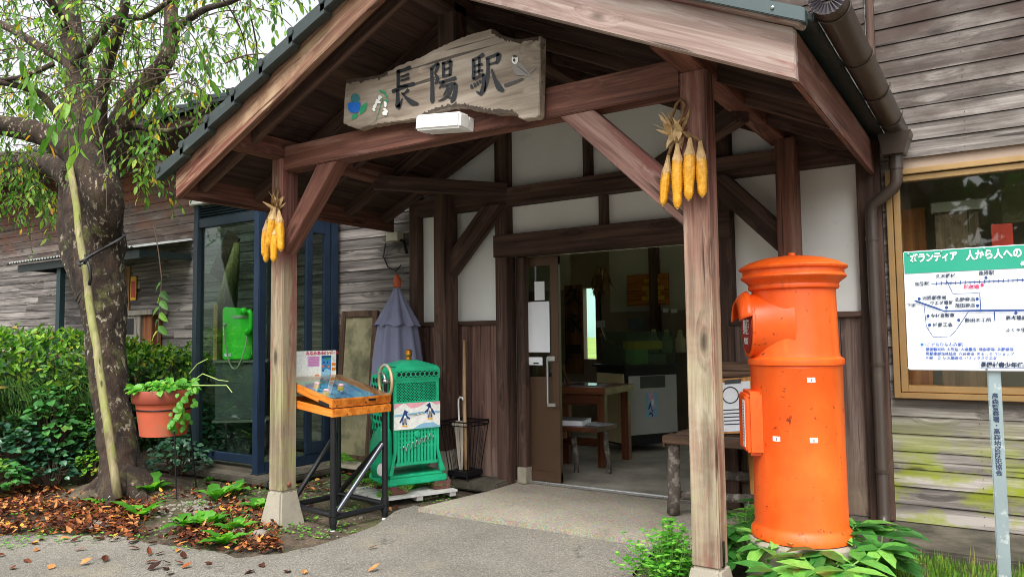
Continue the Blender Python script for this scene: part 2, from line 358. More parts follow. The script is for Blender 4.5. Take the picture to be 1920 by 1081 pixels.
# ================================================================ station hall
hall = thing('station_hall', 'cream plaster station hall with dark timber framing and an open dark doorway behind the porch', 'building', (-2.5, 4.9, 0))
W = 4.88
def boxes(*bs):
    b = MB()
    for a, c in bs: b.box(a, c)
    return b
boxes(((-4.2, W, .08), (-3.2, W+.1, 3.7)), ((-1.5, W, .08), (-.6, W+.1, 3.7)), ((-3.2, W, 1.8), (-1.5, W+.1, 3.7))).build('plaster_wall', m_plaster, hall)
def boards_v(x0, x1, z0, z1, y, w=.105):
    b = MB(); x = x0
    while x < x1-.01:
        e = min(x1, x+w*U(.92, 1.08)); d = U(-.002, .002); b.box((x+.0015, y+d, z0+U(0, .004)), (e-.0015, y+.02, z1)); x = e
    return b
boards_v(-4.12, -3.32, .07, 1.27, W-.022).build('wainscot', m_wains, hall, bevel=.002)
boards_v(-1.45, -.67, .09, 1.27, W-.022, .13).build('wainscot', m_wainsR, hall, bevel=.002)
def T(name, p0, p1, w, h, mat=m_dark, par=hall, **k): return timber(name, p0, p1, w, h, mat, par, **k)
T('rail', (-4.12, W-.02, 1.285), (-3.32, W-.02, 1.285), .06, .035); T('rail', (-1.45, W-.02, 1.285), (-.67, W-.02, 1.285), .06, .035)
T('corner_post', (-4.165, W-.03, .06), (-4.165, W-.03, 3.0), .1, .09); T('corner_post', (-.637, W-.03, .08), (-.637, W-.03, 2.5), .1, .066)
T('door_post', (-3.25, W-.03, .02), (-3.25, W-.03, 2.95), .11, .13); T('door_post', (-1.495, W-.03, .05), (-1.495, W-.03, 2.6), .11, .1)
T('jamb', (-3.115, W+.01, .17), (-3.115, W+.01, 1.79), .07, .07)
boxes(((-3.155, W-.04, .05), (-3.075, W+.05, .172))).build('jamb_footing', m_foot, hall, bevel=.004)
T('header_beam', (-3.32, W-.035, 1.882), (-1.44, W-.035, 1.882), .13, .176)
T('cross_beam', (-4.12, W-.05, 2.265), (-.61, W-.05, 2.265), .14, .135)
T('stud', (-2.38, W-.005, 1.97), (-2.38, W-.005, 2.198), .06, .11); T('stud', (-2.5, W-.005, 2.333), (-2.5, W-.005, 3.2), .06, .12)
T('stud', (-1.51, W-.005, 2.333), (-1.51, W-.005, 2.75), .06, .1)
# room behind the doorway
m_inwall = flat('smoky_interior_board', '#8f8072', .85, var=.25, scale=3); m_inpl = flat('smoky_plaster', '#b8b3a8', .9, var=.2, scale=2)
YB = 8.2; wl, wr_ = -4.335, -4.145
boxes(((-5.5, YB, 0), (wl, YB+.1, 2.24)), ((wr_, YB, 0), (-2.35, YB+.1, 2.24)), ((-.85, YB, 0), (-.6, YB+.1, 2.24)), ((-2.35, YB, 2.15), (-.85, YB+.1, 2.24)), ((-5.5, YB, 2.65), (-.6, YB+.1, 2.7)), ((-3.6, YB, 2.24), (-3.5, YB+.1, 2.65)), ((wl, YB, 0), (wr_, YB+.1, .88)), ((wl, YB, 1.76), (wr_, YB+.1, 2.24)),  # unseen back doorway and high wall openings added to let daylight in
      ((-5.6, W+.11, 0), (-5.5, YB+.1, 2.7)), ((-.6, W+.11, 0), (-.5, YB+.1, 2.7)), ((-5.5, W+.11, 0), (-4.2, W+.13, 2.7))).build('interior_wall', m_inwall, hall)
boxes(((-3.95, YB-.03, 1.45), (-2.6, YB-.003, 2.235)), ((-5.4, YB-.03, 1.75), (-4.5, YB-.003, 2.235))).build('interior_plaster', m_inpl, hall)
boxes(((-5.6, W+.11, 2.7), (-.5, YB+.1, 2.78))).build('ceiling', flat('pale_ceiling_board', '#d8d2c6', .9, var=.08), hall)
def wornfloor():
    t = NT('worn_concrete_floor'); p = t.n('TexCoord').outputs['Object']; c = t.ramp(t.noise(p, 2.2, 7, .65), [(.3, '#6d685e'), (.55, '#a09a8e'), (.75, '#c2bcb0')])
    t.bsdf(c, .55, 0, t.bump(t.noise(p, 25, 4), .2, .004)); return t.m
boxes(((-5.5, W+.001, .0), (-.6, YB, .052))).build('floor', wornfloor(), hall)
boxes(((-3.2, W-.01, .056), (-1.5, W+.07, .062)), ((-3.2, W+.03, .062), (-1.5, W+.036, .068))).build('door_track', m_steel, hall)
T('window_frame', (wl-.032, YB-.02, .86), (wl-.032, YB-.02, 1.79), .06, .05); T('window_frame', (wr_+.032, YB-.02, .86), (wr_+.032, YB-.02, 1.79), .06, .05)
T('ceiling_beam', (-5.4, 6.4, 2.3), (-.6, 6.4, 2.3), .15, .2); T('wall_post', (-2.75, 8.13, .05), (-2.75, 8.13, 2.235), .12, .12); T('wall_post', (-3.35, 8.13, .05), (-3.35, 8.13, 2.235), .1, .12)
T('brace', (-3.0, 8.1, 2.6), (-2.4, 8.1, 1.75), .08, .1)
# sliding door
d0, d1, yd = -3.2, -2.813, W+.06
dr = boxes(((d0, yd-.02, .07), (d1, yd+.015, .145)), ((d0, yd-.02, 1.72), (d1, yd+.015, 1.79)), ((d1-.07, yd-.022, .07), (d1, yd+.017, 1.79)), ((d0, yd-.02, .145), (d0+.06, yd+.015, 1.72)), ((d0+.06, yd-.012, .145), (d1-.07, yd+.008, .83)),
           ((d0+.06, yd-.017, .83), (d1-.07, yd+.012, .86))).build('sliding_door', m_alu, hall, bevel=.003)
boxes(((d0+.06, yd-.004, .86), (d1-.07, yd+.001, 1.72))).build('pane', m_glass, dr)
hb = MB(); hx = d1-.085
hb.tube([(hx, yd-.02, 1.01), (hx-.0, yd-.055, 1.01), (hx-.0, yd-.055, .66), (hx, yd-.02, .66)], .009, 8)
hb.box((hx-.005, yd-.055, .985), (d1-.02, yd-.021, 1.02)); hb.box((hx-.005, yd-.055, .64), (d1-.02, yd-.021, .665)); hb.build('handle', m_steel, dr)
def pic(a, b_, y): return boxes(((a[0], y-.002, b_[1]), (b_[0], y, a[1])))
def rect(name, px0, py0, px1, py1, Y, mat, par, t=.003):
    a, c = at(px0, py0, Y=Y), at(px1, py1, Y=Y); return boxes(((a.x, Y, c.z), (c.x, Y+t, a.z))).build(name, mat, par)
yn = yd-.03
tag(rect('notice_sheet', 990, 566, 1031, 660, yn, m_paper, None), 'large pale blue notice sheet taped over the sliding door glass', 'notice')
tag(rect('paper_card', 1002, 528, 1021, 562, yn, m_paper, None), 'small white card hung above the large notice on the sliding door', 'card')
n3 = tag(rect('door_label', 991, 669, 1017, 684, yn, m_paper, None), 'small white printed label stuck below the large notice on the door', 'label')
rect('printed_line', 1000, 679, 1010, 682, yn-.002, m_black, n3, .0015)
# ================================================================ wings
XR0 = -2.525
m_nail = flat('rusty_nail', '#241a15', .8)
def boards_h(x0, x1, z0, z1, y, pitch=.1, hole=None):
    b = MB(); z = z0
    while z < z1:
        segs = [(x0, x1)]
        top = z+pitch-.004
        if hole and z < hole[3]-.001 and z+pitch > hole[2]+.001:
            segs = [(x0, hole[0])] if x0 < hole[0]-.01 else []
            if hole[1] < x1: segs.append((hole[1], x1))
        for a, c in segs:
            x = a
            while x < c-.01:
                e = min(c, x+U(2.2, 3.8)); e = c if c-e < .5 else e; k = U(-.0015, .0015)
                vs = [(x, y-.019+k, z), (e-.002, y-.019+k, z), (e-.002, y-.012+k, top), (x, y-.012+k, top), (x, y, z), (e-.002, y, z), (e-.002, y, top), (x, y, top)]
                b.add(vs, [(0, 1, 2, 3), (7, 6, 5, 4), (0, 4, 5, 1), (3, 2, 6, 7), (0, 3, 7, 4), (1, 5, 6, 2)]); x = e
        for a, c in segs:
            for k in range(int((c-a)/.455)+1):
                xn = a+.03+k*.455
                if xn > c-.02: continue
                for dz in (.025, .072):
                    xx, zz_ = xn+U(-.004, .004), z+dz+U(-.004, .004); yy = y-.0195; b.cur = 1; b.add([(xx+.0028*math.cos(t*1.0472), yy-.0015, zz_+.0028*math.sin(t*1.0472)) for t in range(6)], [(5, 4, 3, 2, 1, 0)]); b.cur = 0
        z += pitch
    return b
lw = thing('wooden_wing', 'long weathered grey clapboard wing left of the porch, rusty brown under its eave', 'building', (-8, 5, 0))
WL = 4.985
boards_h(-14, -4.22, .1, 3.7, WL, .1).build('siding', [m_sidL, m_nail], lw)
boxes(((-14, WL+.001, 0), (-5.6, WL+.1, 3.75)), ((-5.6, WL+.001, 2.79), (-4.22, WL+.1, 3.75)), ((-5.6, WL+.001, 0), (-4.22, WL+.02, 2.79)), ((-14, WL+.1, 0), (-13.9, 10, 3.75)), ((-14, 10, 0), (-5.6, 10.1, 3.75))).build('wall', m_inwall, lw)
boxes(((-14, WL-.05, 0), (-4.22, WL, .1))).build('footing', m_found, lw)
rb = MB(); y0, z0 = 4.35, 3.42
rb.box((-14.4, 0, 0), (-4.45, .03, .12), Matrix.Translation((0, y0, z0-.1)))
lw_e = rb.build('eave_board', m_dark, lw)
rb = MB()
for i in range(-144, -44):
    for k in range(8):
        sl = .45; ya = y0-.06+k*.28; za = z0+.05+k*.28*sl; x = i*.1
        if i % 3 == 0: rb.tube([(x, ya, za+.03), (x, ya+.3, za+.3*sl+.012)], .045, 8)
    if i % 3 == 0:
        for k in range(8):
            ya = y0-.06+k*.28; za = z0+.05+k*.28*.45
            rb.add([(i*.1, ya, za+.012), (i*.1+.3, ya, za+.012), (i*.1+.3, ya+.3, za+.3*.45), (i*.1, ya+.3, za+.3*.45), (i*.1, ya, za-.02), (i*.1+.3, ya, za-.02)], [(0, 1, 2, 3), (4, 5, 1, 0)])
rb.build('roof', m_tile, lw)
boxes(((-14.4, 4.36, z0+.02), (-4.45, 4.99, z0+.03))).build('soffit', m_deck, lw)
# canopy, door and fittings on the left wing
a, c = at(25, 492, Y=4.35), at(262, 453, Y=4.35)
ca = thing('door_canopy', 'small corrugated canopy on a dark green frame over the wing side door', 'canopy', (a.x, 4.9, 2.2))
b = MB(); x = a.x; n = int((c.x-a.x)/.035); vs = []
for i in range(n+1):
    zz = .012*(i % 2)
    vs += [(a.x+(c.x-a.x)*i/n, 4.28, 2.15+zz*2), (a.x+(c.x-a.x)*i/n, 4.98, 2.3+zz*2)]
b.add(vs, [(2*i, 2*i+2, 2*i+3, 2*i+1) for i in range(n)]); b.build('corrugated_sheet', flat('grey_corrugated', '#b9bdba', .6, .1, var=.15), ca)
boxes(((a.x+.1, 4.36, 2.05), (c.x-.02, 4.4, 2.14)), ((a.x+.1, 4.4, 2.07), (a.x+.14, 4.97, 2.14)), ((c.x-.06, 4.4, 2.07), (c.x-.02, 4.97, 2.14))).build('frame', flat('dark_green_paint', '#1f2f2e', .5), ca)
q = at(115, 560, Y=4.45); boxes(((q.x-.045, 4.41, .0), (q.x+.045, 4.47, 2.07))).build('support_post', flat('dark_green_paint', '#22393c', .5), ca)
rect('side_door', 224, 500, 234, 640, 4.955, flat('teal_door', '#6d9496', .6), lw, .02); rect('door_trim', 234, 500, 241, 600, 4.95, wood('door_trim', ('#6d4c33', '#96714f', '#b08a64'), axis='Z', knots=.3), lw, .03)
sg = tag(rect('vertical_sign', 245, 519, 254, 562, 4.945, flat('yellow_sign', '#f0b52a', .5, var=.05), None, .01), 'tiny yellow and red vertical sign on the clapboard right of the tree', 'sign')
rect('red_band', 246.2, 527, 252.8, 557, 4.942, flat('red_print', '#cf3b22', .5), sg, .002)
mbx = thing('meter_cabinet', 'old wooden meter cabinet on the wing wall behind the cherry trunk', 'cabinet', (-8.6, 4.8, 1))
m_oldb = wood('old_cabinet', ('#5c544c', '#8b8379', '#a39b90'), axis='Z', knots=.3)
rect('case', 229, 588, 262, 665, 4.80, m_oldb, mbx, .15); rect('lid', 227, 583, 285, 589, 4.77, m_oldb, mbx, .2); rect('side_board', 263, 590, 283, 665, 4.83, wood('brown_side', ('#5b3524', '#8a5638', '#9d6a49'), axis='Z', knots=.2), mbx, .12)
rect('slot_plate', 238, 597, 250, 627, 4.797, m_black, mbx, .002)
# junction box and conduit on the siding behind the parasol
jb = thing('junction_box', 'cream junction box with drooping cable high on the grey siding', 'junction box', (-4.6, 4.9, 2))
rect('cover', 724, 436, 745, 450, 4.88, flat('cream_box', '#bdb7a4', .6), jb, .08)
b = MB(); b.tube([at(723, 455, Y=4.94), at(719, 480, Y=4.94), at(727, 500, Y=4.94), at(742, 508, Y=4.94), at(752, 497, Y=4.94)], .006, 6); b.tube([at(745, 448, Y=4.93), at(757, 452, Y=4.93), at(763, 475, Y=4.93)], .014, 8); b.build('cable', m_black, jb)
# right wing with the showcase window
ub = MB(); zz = 2.35
while zz < 4.4:
    xs_ = max(-2.6, XR0+(3.34-zz)/.473); o_ = boards_h(min(xs_, -.72), -.607, zz, zz+.099, W, .1); ub.add(o_.v, o_.f); ub.mi[-len(o_.mi):] = o_.mi; zz += .1
ub.build('upper_siding', [m_sidR, m_nail], hall)
rwg = thing('wooden_wing', 'silvery clapboard wing with a gold framed showcase window right of the porch', 'building', (1, 4.9, 0))
WX0, WX1, WZ0, WZ1 = -.53, 1.9, .795, 2.12
boards_h(-.604, 3.2, .09, 4.4, W, .1, (WX0+.02, WX1-.02, WZ0+.02, WZ1-.02)).build('siding', [m_sidR, m_nail], rwg)
boxes(((-.6, W+.001, 0), (-.49, W+.1, 4.4)), ((1.87, W+.001, 0), (3.2, W+.1, 4.4)), ((-.49, W+.001, 0), (1.87, W+.1, .8)), ((-.49, W+.001, 2.11), (1.87, W+.1, 4.4)), ((-.49, 5.9, 0), (3.2, 6, 4.4)), ((3.1, W+.1, 0), (3.2, 5.9, 4.4)), ((-.49, W+.1, 2.5), (3.1, 5.9, 2.6)), ((-.49, W+.1, .74), (1.87, 5.9, .8)), ((-.498, W+.1, .8), (-.49, 5.9, 2.5))).build('wall', m_inwall, rwg)
def frame_rect(x0, x1, z0, z1, w, y0, y1):
    return boxes(((x0, y0, z0), (x0+w, y1, z1)), ((x1-w, y0, z0), (x1, y1, z1)), ((x0+w, y0, z0), (x1-w, y1, z0+w)), ((x0+w, y0, z1-w), (x1-w, y1, z1)))
fw = frame_rect(WX0, WX1, WZ0, WZ1, .032, W-.06, W+.06).build('window', m_alub, rwg, bevel=.003)
frame_rect(WX0+.036, WX1-.036, WZ0+.036, WZ1-.036, .034, W-.04, W+.02).build('sash', m_alub, fw, bevel=.003)
boxes(((WX0+.07, W-.008, WZ0+.07), (WX1-.07, W-.003, WZ1-.07))).build('pane', glassmat('window_reflection', '#eaf0ec', .05, .5), fw)
T('corner_board', (-.575, W-.03, .09), (-.575, W-.03, 4.2), .04, .06, par=rwg)
# what stands in the showcase
YS = 5.02
def case(name, px0, py0, px1, py1, Y, mat, lab, cat, t=.03):
    return tag(rect(name, px0, py0, px1, py1, Y, mat, None, t), lab, cat)
m_shop = wood('varnished_board', ('#5a2f1c', '#87502f', '#a8693f'), axis='Z', knots=.5)
case('wooden_board', 1683, 394, 1752, 760, YS+.1, m_shop, 'reddish varnished board at the left end of the showcase', 'board')
case('wooden_door_panel', 1752, 392, 1853, 760, YS+.02, wood('dull_board', ('#4a382c', '#6d5646', '#83695a'), axis='Z', knots=.4), 'tall dull brown board with a grey top strip inside the showcase', 'board')
rect('top_strip', 1745, 381, 1850, 390, YS, flat('grey_strip', '#857a6c', .7), bpy.data.objects['wooden_door_panel'], .05)
case('red_packet', 1858, 421, 1906, 560, YS, flat('red_packet', '#c23526', .5, var=.25, scale=14), 'bright red packet beside the tall dull board in the showcase', 'packet', .06)
case('khaki_panel', 1876, 348, 1960, 412, YS+.3, flat('khaki', '#8a7f60', .8), 'khaki panel high at the back of the showcase', 'panel')
case('orange_carton', 1700, 722, 2010, 760, YS-.02, flat('orange_carton', '#b4702c', .6, var=.4, scale=12), 'low orange carton along the floor of the showcase', 'carton', .1)
# ================================================================ entrance porch
po = thing('entrance_porch', 'gabled timber entrance porch with tiled roof on two weathered front posts', 'porch', (-2.52, 3.2, 0))
XR, SLP, HW = -2.525, .473, 1.94
def zb(x): return 3.02-SLP*abs(x-XR)          # lower edge of the barge boards
XLp, XRp = -3.95, -1.115
def post(x, mat, zt, foot):
    p = timber('post', (x, 3.26, foot), (x, 3.26, zt), .122, .122, mat, po, bevel=.006); p['label'] = 'bleached post with moss stains' if x < -3 else 'bleached front post with knots'
    b = MB(); s, tz = .066, foot
    o1 = [(x-.115, 3.145), (x+.115, 3.145), (x+.115, 3.375), (x-.115, 3.375)]; o2 = [(x-s, 3.26-s), (x+s, 3.26-s), (x+s, 3.26+s), (x-s, 3.26+s)]
    b.add([(a, c, -.08) for a, c in o1]+[(a, c, tz) for a, c in o2], [(0, 1, 2, 3), (7, 6, 5, 4)]+[(i, (i+1) % 4, (i+1) % 4+4, i+4) for i in range(4)])
    b.build('footing', m_foot, p, bevel=.012); return p
pl_ = post(XLp, m_postL, 2.37, .2); pr_ = post(XRp, m_post, 2.37, .165)
b = MB(); b.lathe([(.016, 0), (.016, .008), (.006, .014)], 14, mx=facing(at(541, 907, X=XLp+.061), 1, 0)); b.build('bolt', flat('rusty_bolt', '#7a4a35', .8), pl_)
b = MB(); q = at(1357, 1040, X=XRp+.062); b.box((q.x-.02, q.y-.012, q.z-.05), (q.x+.002, q.y+.012, q.z+.06)); b.build('bolt_slot', m_black, pr_)
def P_(name, p0, p1, w, h, mat=m_beam, **k): return timber(name, p0, p1, w, h, mat, po, **k)
P_('tie_beam', (XLp+.061, 3.26, 2.36), (XRp-.061, 3.26, 2.36), .118, .158)
P_('plate_beam', (XLp, 2.845, 2.428), (XLp, 4.82, 2.428), .116, .122); P_('plate_beam', (XRp, 2.845, 2.428), (XRp, 4.82, 2.428), .116, .122)
P_('king_post', (-2.53, 3.26, 2.44), (-2.53, 3.26, 3.05), .12, .12, m_dark); P_('ridge_beam', (XR, 2.85, 3.06), (XR, 4.87, 3.06), .11, .13, m_dark)
for x, lab in ((XLp+.2, 0), (XRp, 1)):
    xx = -3.745 if not lab else -1.057
    p = P_('wall_post', (xx, 4.72, .28 if not lab else .1), (xx, 4.72, 2.37), .12, .17 if not lab else .12, m_dark if not lab else m_beam)
    if not lab:
        b = MB(); b.add([(-3.87, 4.6, .03), (-3.63, 4.6, .03), (-3.63, 4.84, .03), (-3.87, 4.84, .03), (-3.84, 4.65, .285), (-3.655, 4.65, .285), (-3.655, 4.8, .285), (-3.84, 4.8, .285)], [(0, 1, 2, 3), (7, 6, 5, 4)]+[(i, (i+1) % 4, (i+1) % 4+4, i+4) for i in range(4)])
        b.build('footing', m_foot, p, bevel=.01)
def brace4(c, Y, t, mat):
    """c: lower-outer, upper-outer, upper-inner, lower-inner corners of the front face, in world x, z"""
    p0 = V(((c[0][0]+c[3][0])/2, Y, (c[0][1]+c[3][1])/2)); p1 = V(((c[1][0]+c[2][0])/2, Y, (c[1][1]+c[2][1])/2))
    if p0.x > p1.x: p0, p1 = p1, p0
    m = frame(p0, p1); im = m.inverted(); out = [im @ V((x, Y, z)) for x, z in c]
    b = MB(); b.prism([(q.x, q.z) for q in out], t, m); b2 = MB(); b2.v = [tuple(im @ V(v)) for v in b.v]; b2.f = b.f; b2.mi = b.mi
    return b2.build('brace', mat, po, mx=m, bevel=.004)
def px4(l, Y): return [(at(x, y, Y=Y).x, at(x, y, Y=Y).z) for x, y in l]
brace4([(XLp+.03, 1.835), (-3.585, 2.283), (-3.40, 2.283), (XLp+.03, 1.695)], 3.212, .1, m_beam)
brace4([(XRp-.055, 1.845), (-1.625, 2.283), (-1.815, 2.283), (XRp-.055, 1.655)], 3.212, .1, m_brace)
brace4([(-3.70, 1.85), (-3.37, 2.2), (-3.17, 2.2), (-3.70, 1.65)], 4.70, .1, m_dark)
brace4([(-1.1, 1.85), (-1.43, 2.2), (-1.63, 2.2), (-1.1, 1.65)], 4.70, .1, m_dark)
P_('corner_brace', (XLp, 4.1, 2.36), (-3.2, 4.8, 2.32), .1, .1, m_dark); P_('corner_brace', (XRp, 3.95, 2.36), (-1.95, 4.8, 2.32), .1, .1, m_dark)
# roof
for sgn in (-1, 1):
    xe = XR+sgn*HW
    def S(x, dz): return (x, zb(x)+dz)
    e, r = (xe, XR) if sgn < 0 else (XR, xe)
    for Y, hgt, d, nm, mt in ((2.8, .198, .045, 'barge_board', m_fasL if sgn < 0 else m_fasR),):
        m = frame((e, Y, zb(e)), (r, Y, zb(r))); im = m.inverted()
        out = [im @ V((x, Y, zb(x)+dz)) for x, dz in ((e, 0), (r, 0), (r, hgt), (e, hgt))]
        b = MB(); b.prism([(q.x, q.z) for q in out], d); b.build(nm, mt, po, mx=m, bevel=.004)
    m = frame((e-.03*(sgn < 0), 2.76, zb(e)+.216), (r+.03*(sgn > 0), 2.76, zb(r)+.216))
    timber('verge_trim', (e-.035*(sgn < 0), 2.795, zb(e-.035*(sgn < 0))+.214), (r+.035*(sgn > 0), 2.795, zb(r+.035*(sgn > 0))+.214), .08, .028, m_beam if sgn < 0 else m_fasR, po)
    for k in range(5):
        Y = 2.97+k*.44; e_i, r_i = (e+.03, r) if sgn < 0 else (e, r-.03); timber('rafter', (e_i, Y, zb(e_i)+.085), (r_i, Y, zb(r_i)+.085), .05, .09, m_dark, po)
    b = MB(); N = 16                                               # roof boards, laid along the porch
    for k in range(N):
        xa, xb = XR+sgn*HW*k/N, XR+sgn*(HW*(k+1)/N-.003)
        b.add([(xa, 2.845, zb(xa)+.135), (xb, 2.845, zb(xb)+.135), (xb, 4.87, zb(xb)+.135), (xa, 4.87, zb(xa)+.135), (xa, 2.845, zb(xa)+.155), (xb, 2.845, zb(xb)+.155), (xb, 4.87, zb(xb)+.155), (xa, 4.87, zb(xa)+.155)],
              [(0, 1, 2, 3), (7, 6, 5, 4), (0, 4, 5, 1), (3, 2, 6, 7), (0, 3, 7, 4), (1, 5, 6, 2)])
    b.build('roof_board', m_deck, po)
    timber('eave_board', (xe-sgn*.012, 2.845, zb(xe)+.1), (xe-sgn*.012, 4.87, zb(xe)+.1), .024, .2, m_beam, po)
    b = MB(); n = 8; st = (HW+(.12 if sgn < 0 else .07))/n                               # tile courses, each lapping the one below, with a verge apron at the front
    for k in range(n):
        s0, s1 = k*st-.04, (k+1)*st
        x0, x1 = XR+sgn*max(0, s0), XR+sgn*s1; za, zc = zb(x0)+.235, zb(x1)+.262
        for (ya, yb_, lo) in ((2.735, 2.79, .085), (2.79, 4.87, .03)) if sgn < 0 else ((2.79, 4.87, .03),):
            b.add([(x0, ya, za), (x1, ya, zc), (x1, yb_, zc), (x0, yb_, za), (x0, ya, za-lo), (x1, ya, zc-lo), (x1, yb_, zc-lo), (x0, yb_, za-lo)],
                  [(0, 1, 2, 3), (7, 6, 5, 4), (0, 4, 5, 1), (3, 2, 6, 7), (0, 3, 7, 4), (1, 5, 6, 2)])
        if sgn < 0: b.tube([(x1-sgn*.02, 2.728, zc-.012), (x1-sgn*.02, 2.785, zc-.012)], .028, 12)
    b.build('roof_tiles', m_tile, po, bevel=.004)
    if sgn > 0:
        b = MB(); x0, x1 = XR, XR+HW+.05
        for (ya, yb_, dz, lo) in ((2.74, 2.7895, .262, .055), (2.7905, 2.95, .272, .02)):
            b.add([(x0, ya, zb(x0)+dz), (x1, ya, zb(x1)+dz), (x1, yb_, zb(x1)+dz), (x0, yb_, zb(x0)+dz), (x0, ya, zb(x0)+dz-lo), (x1, ya, zb(x1)+dz-lo), (x1, yb_, zb(x1)+dz-lo), (x0, yb_, zb(x0)+dz-lo)], [(0, 1, 2, 3), (7, 6, 5, 4), (0, 4, 5, 1), (3, 2, 6, 7), (0, 3, 7, 4), (1, 5, 6, 2)])
        fl_s = b.build('flashing', m_metal_green, po, bevel=.003); b = MB()
        for k in range(7): xx = XR+.2+k*.28; b.sphere((xx, 2.738, zb(xx)+.235), .007, 8, 6)
        b.build('rivets', m_steel, fl_s)
# gutters
def gutter(x, z, r, y0, y1, name='gutter'):
    b = MB(); n = 14; vs = []
    for y in (y0, y1):
        for rr in (r, r-.006):
            for k in range(n+1):
                a = PI+PI*k/n; vs.append((x+rr*math.cos(a), y, z+rr*math.sin(a)))
    m = n+1
    for k in range(n): b.f += [(k, k+1, 2*m+k+1, 2*m+k), (m+k+1, m+k, 3*m+k, 3*m+k+1), (k+1, k, m+k, m+k+1), (2*m+k, 2*m+k+1, 3*m+k+1, 3*m+k)]; b.mi += [0]*4
    b.f += [(0, 2*m, 3*m, m), (n, m+n, 3*m+n, 2*m+n)]; b.mi += [0]*2; b.v = vs
    return b
gx, gz = -.462, 2.365
b = gutter(gx, gz, .062, 2.76, 4.86); g = b.build('gutter', m_gutter, po, auto=.6)
b = MB()                                                            # fluted end cap
for k in range(12):
    a0, a1 = PI+PI*k/12, PI+PI*(k+.5)/12
    p = [(gx+r*math.cos(a), 2.752+dy, gz+r*math.sin(a)) for a, dy in ((a0, 0), (a1, .012), (PI+PI*(k+1)/12, 0)) for r in (.022, .064)]
    b.add(p, [(0, 1, 3, 2), (2, 3, 5, 4)])
b.build('end_cap', flat('cap_metal', '#6f6a70', .4, .4), g)
for y in (2.84, 3.4, 3.95, 4.5):
    b = MB(); b.tube([(gx-.115, y, gz-.02), (gx-.066, y, gz)]+[(gx+.066*math.cos(PI+PI*k/10), y, gz+.066*math.sin(PI+PI*k/10)) for k in range(11)]+[(gx+.068, y, gz+.014)], .004, 6); b.build('bracket', m_gutter, g)
b = MB(); b.add([(x, y, z) for x, y, z in ((gx-.08, 4.66, 2.31), (gx+.09, 4.66, 2.31), (gx+.09, 4.82, 2.31), (gx-.08, 4.82, 2.31), (gx-.06, 4.68, 2.19), (gx+.05, 4.68, 2.19), (gx+.05, 4.8, 2.19), (gx-.06, 4.8, 2.19))], [(0, 1, 2, 3), (7, 6, 5, 4)]+[(i, (i+1) % 4, (i+1) % 4+4, i+4) for i in range(4)])
b.tube([(gx, 4.75, 2.2), (gx, 4.75, 2.11)], .038, 16); b.tube([(gx, 4.75, 2.15), (gx, 4.75, 2.04), (gx-.02, 4.75, 2.0), (-.59, 4.77, 1.925), (-.607, 4.775, 1.88), (-.607, 4.775, 1.8)], .033, 16)
b.tube([(-.607, 4.775, 1.84), (-.607, 4.775, .14), (-.607, 4.76, .1), (-.607, 4.735, .075)], .032, 18)
for z in (1.71, .98, .37): b.tube([(-.607, 4.775, z), (-.607, 4.775, z+.02)], .037, 16)
b.build('downpipe', m_gutter, po, auto=.6)
b = MB(); b.tube([(-.607, 4.7355, .0755), (-.607, 4.733, .0735)], .028, 16); b.build('pipe_mouth', m_black, po)
gutter(-4.56, 2.36, .055, 2.76, 4.86).build('gutter', m_gutter, po, auto=.6)
# ================================================================ things on and round the porch
# live-edge station sign
YS_ = 3.125
def sg_(zx, zy, Y=YS_): return at(640+zx/4.8, 40+zy/4.8, Y=Y)
sgn_t = thing('station_sign', 'live edge wooden station name board with three black brushed characters over the porch beam', 'sign', (-2.5, 3.15, 2.4))
m_slab_w = wood('grey_slab_wood', ('#6b5d50', '#988b7c', '#b5aa9b'), island=False, knots=.15, var=0, fine=9, peel=[('#6d5544', .5, .54, .72, .6)])
out = [(40, 530), (120, 512), (200, 507), (330, 490), (400, 462), (520, 397), (610, 362), (700, 330), (770, 290), (840, 255), (920, 215), (1060, 152), (1200, 106), (1290, 82), (1350, 68), (1385, 85), (1440, 125), (1540, 160), (1620, 165), (1700, 150), (1795, 128),
       (1792, 400), (1780, 852), (1740, 868), (1640, 882), (1590, 866), (1540, 835), (1440, 832), (1320, 820), (1200, 800), (1100, 770), (960, 775), (830, 815), (720, 862), (600, 888), (480, 905), (400, 915), (250, 940), (160, 970), (100, 955), (15, 920), (25, 700)]
p0 = V((-3.2, YS_, 2.4)); m = frame(p0, (-1.8, YS_, 2.4)); im = m.inverted()
rough_out = []
for i, (x, y) in enumerate(out):
    x2, y2 = out[(i+1) % len(out)]; n = max(1, int(math.hypot(x2-x, y2-y)/22))
    for k in range(n):
        t = k/n; j = 0 if x > 1770 and x2 > 1770 or x < 42 and x2 < 42 else 5
        rough_out.append((x+(x2-x)*t+U(-j, j), y+(y2-y)*t+U(-j, j)))
lo = [im @ sg_(*q) for q in rough_out]
b = MB(); b.prism([(q.x, q.z) for q in lo], .055)
bd = b.build('board', m_slab_w, sgn_t, mx=m, bevel=.004)
for seg in ([q for q in rough_out if q[0] < 420 and q[1] < 535 and q[0] > 40], [q for q in rough_out if 1330 < q[0] < 1790 and q[1] < 175], [q for q in rough_out if q[1] > 765 and 700 < q[0] < 1600]):
    b = MB()
    for i in range(len(seg)-1):
        a, c = seg[i], seg[i+1]; k = 1 if a[1] < 600 else -1
        wa, wc = U(22, 60), U(22, 60)
        b.add([sg_(*a, YS_-.001), sg_(*c, YS_-.001), sg_(c[0], c[1]+k*wc*.8, YS_-.003), sg_(a[0], a[1]+k*wa*.8, YS_-.003)], [(0, 1, 2, 3)])
    b.build('bark_edge', flat('bark_edge', '#4d4238', .9, var=.4, scale=30, bump=.8), sgn_t)
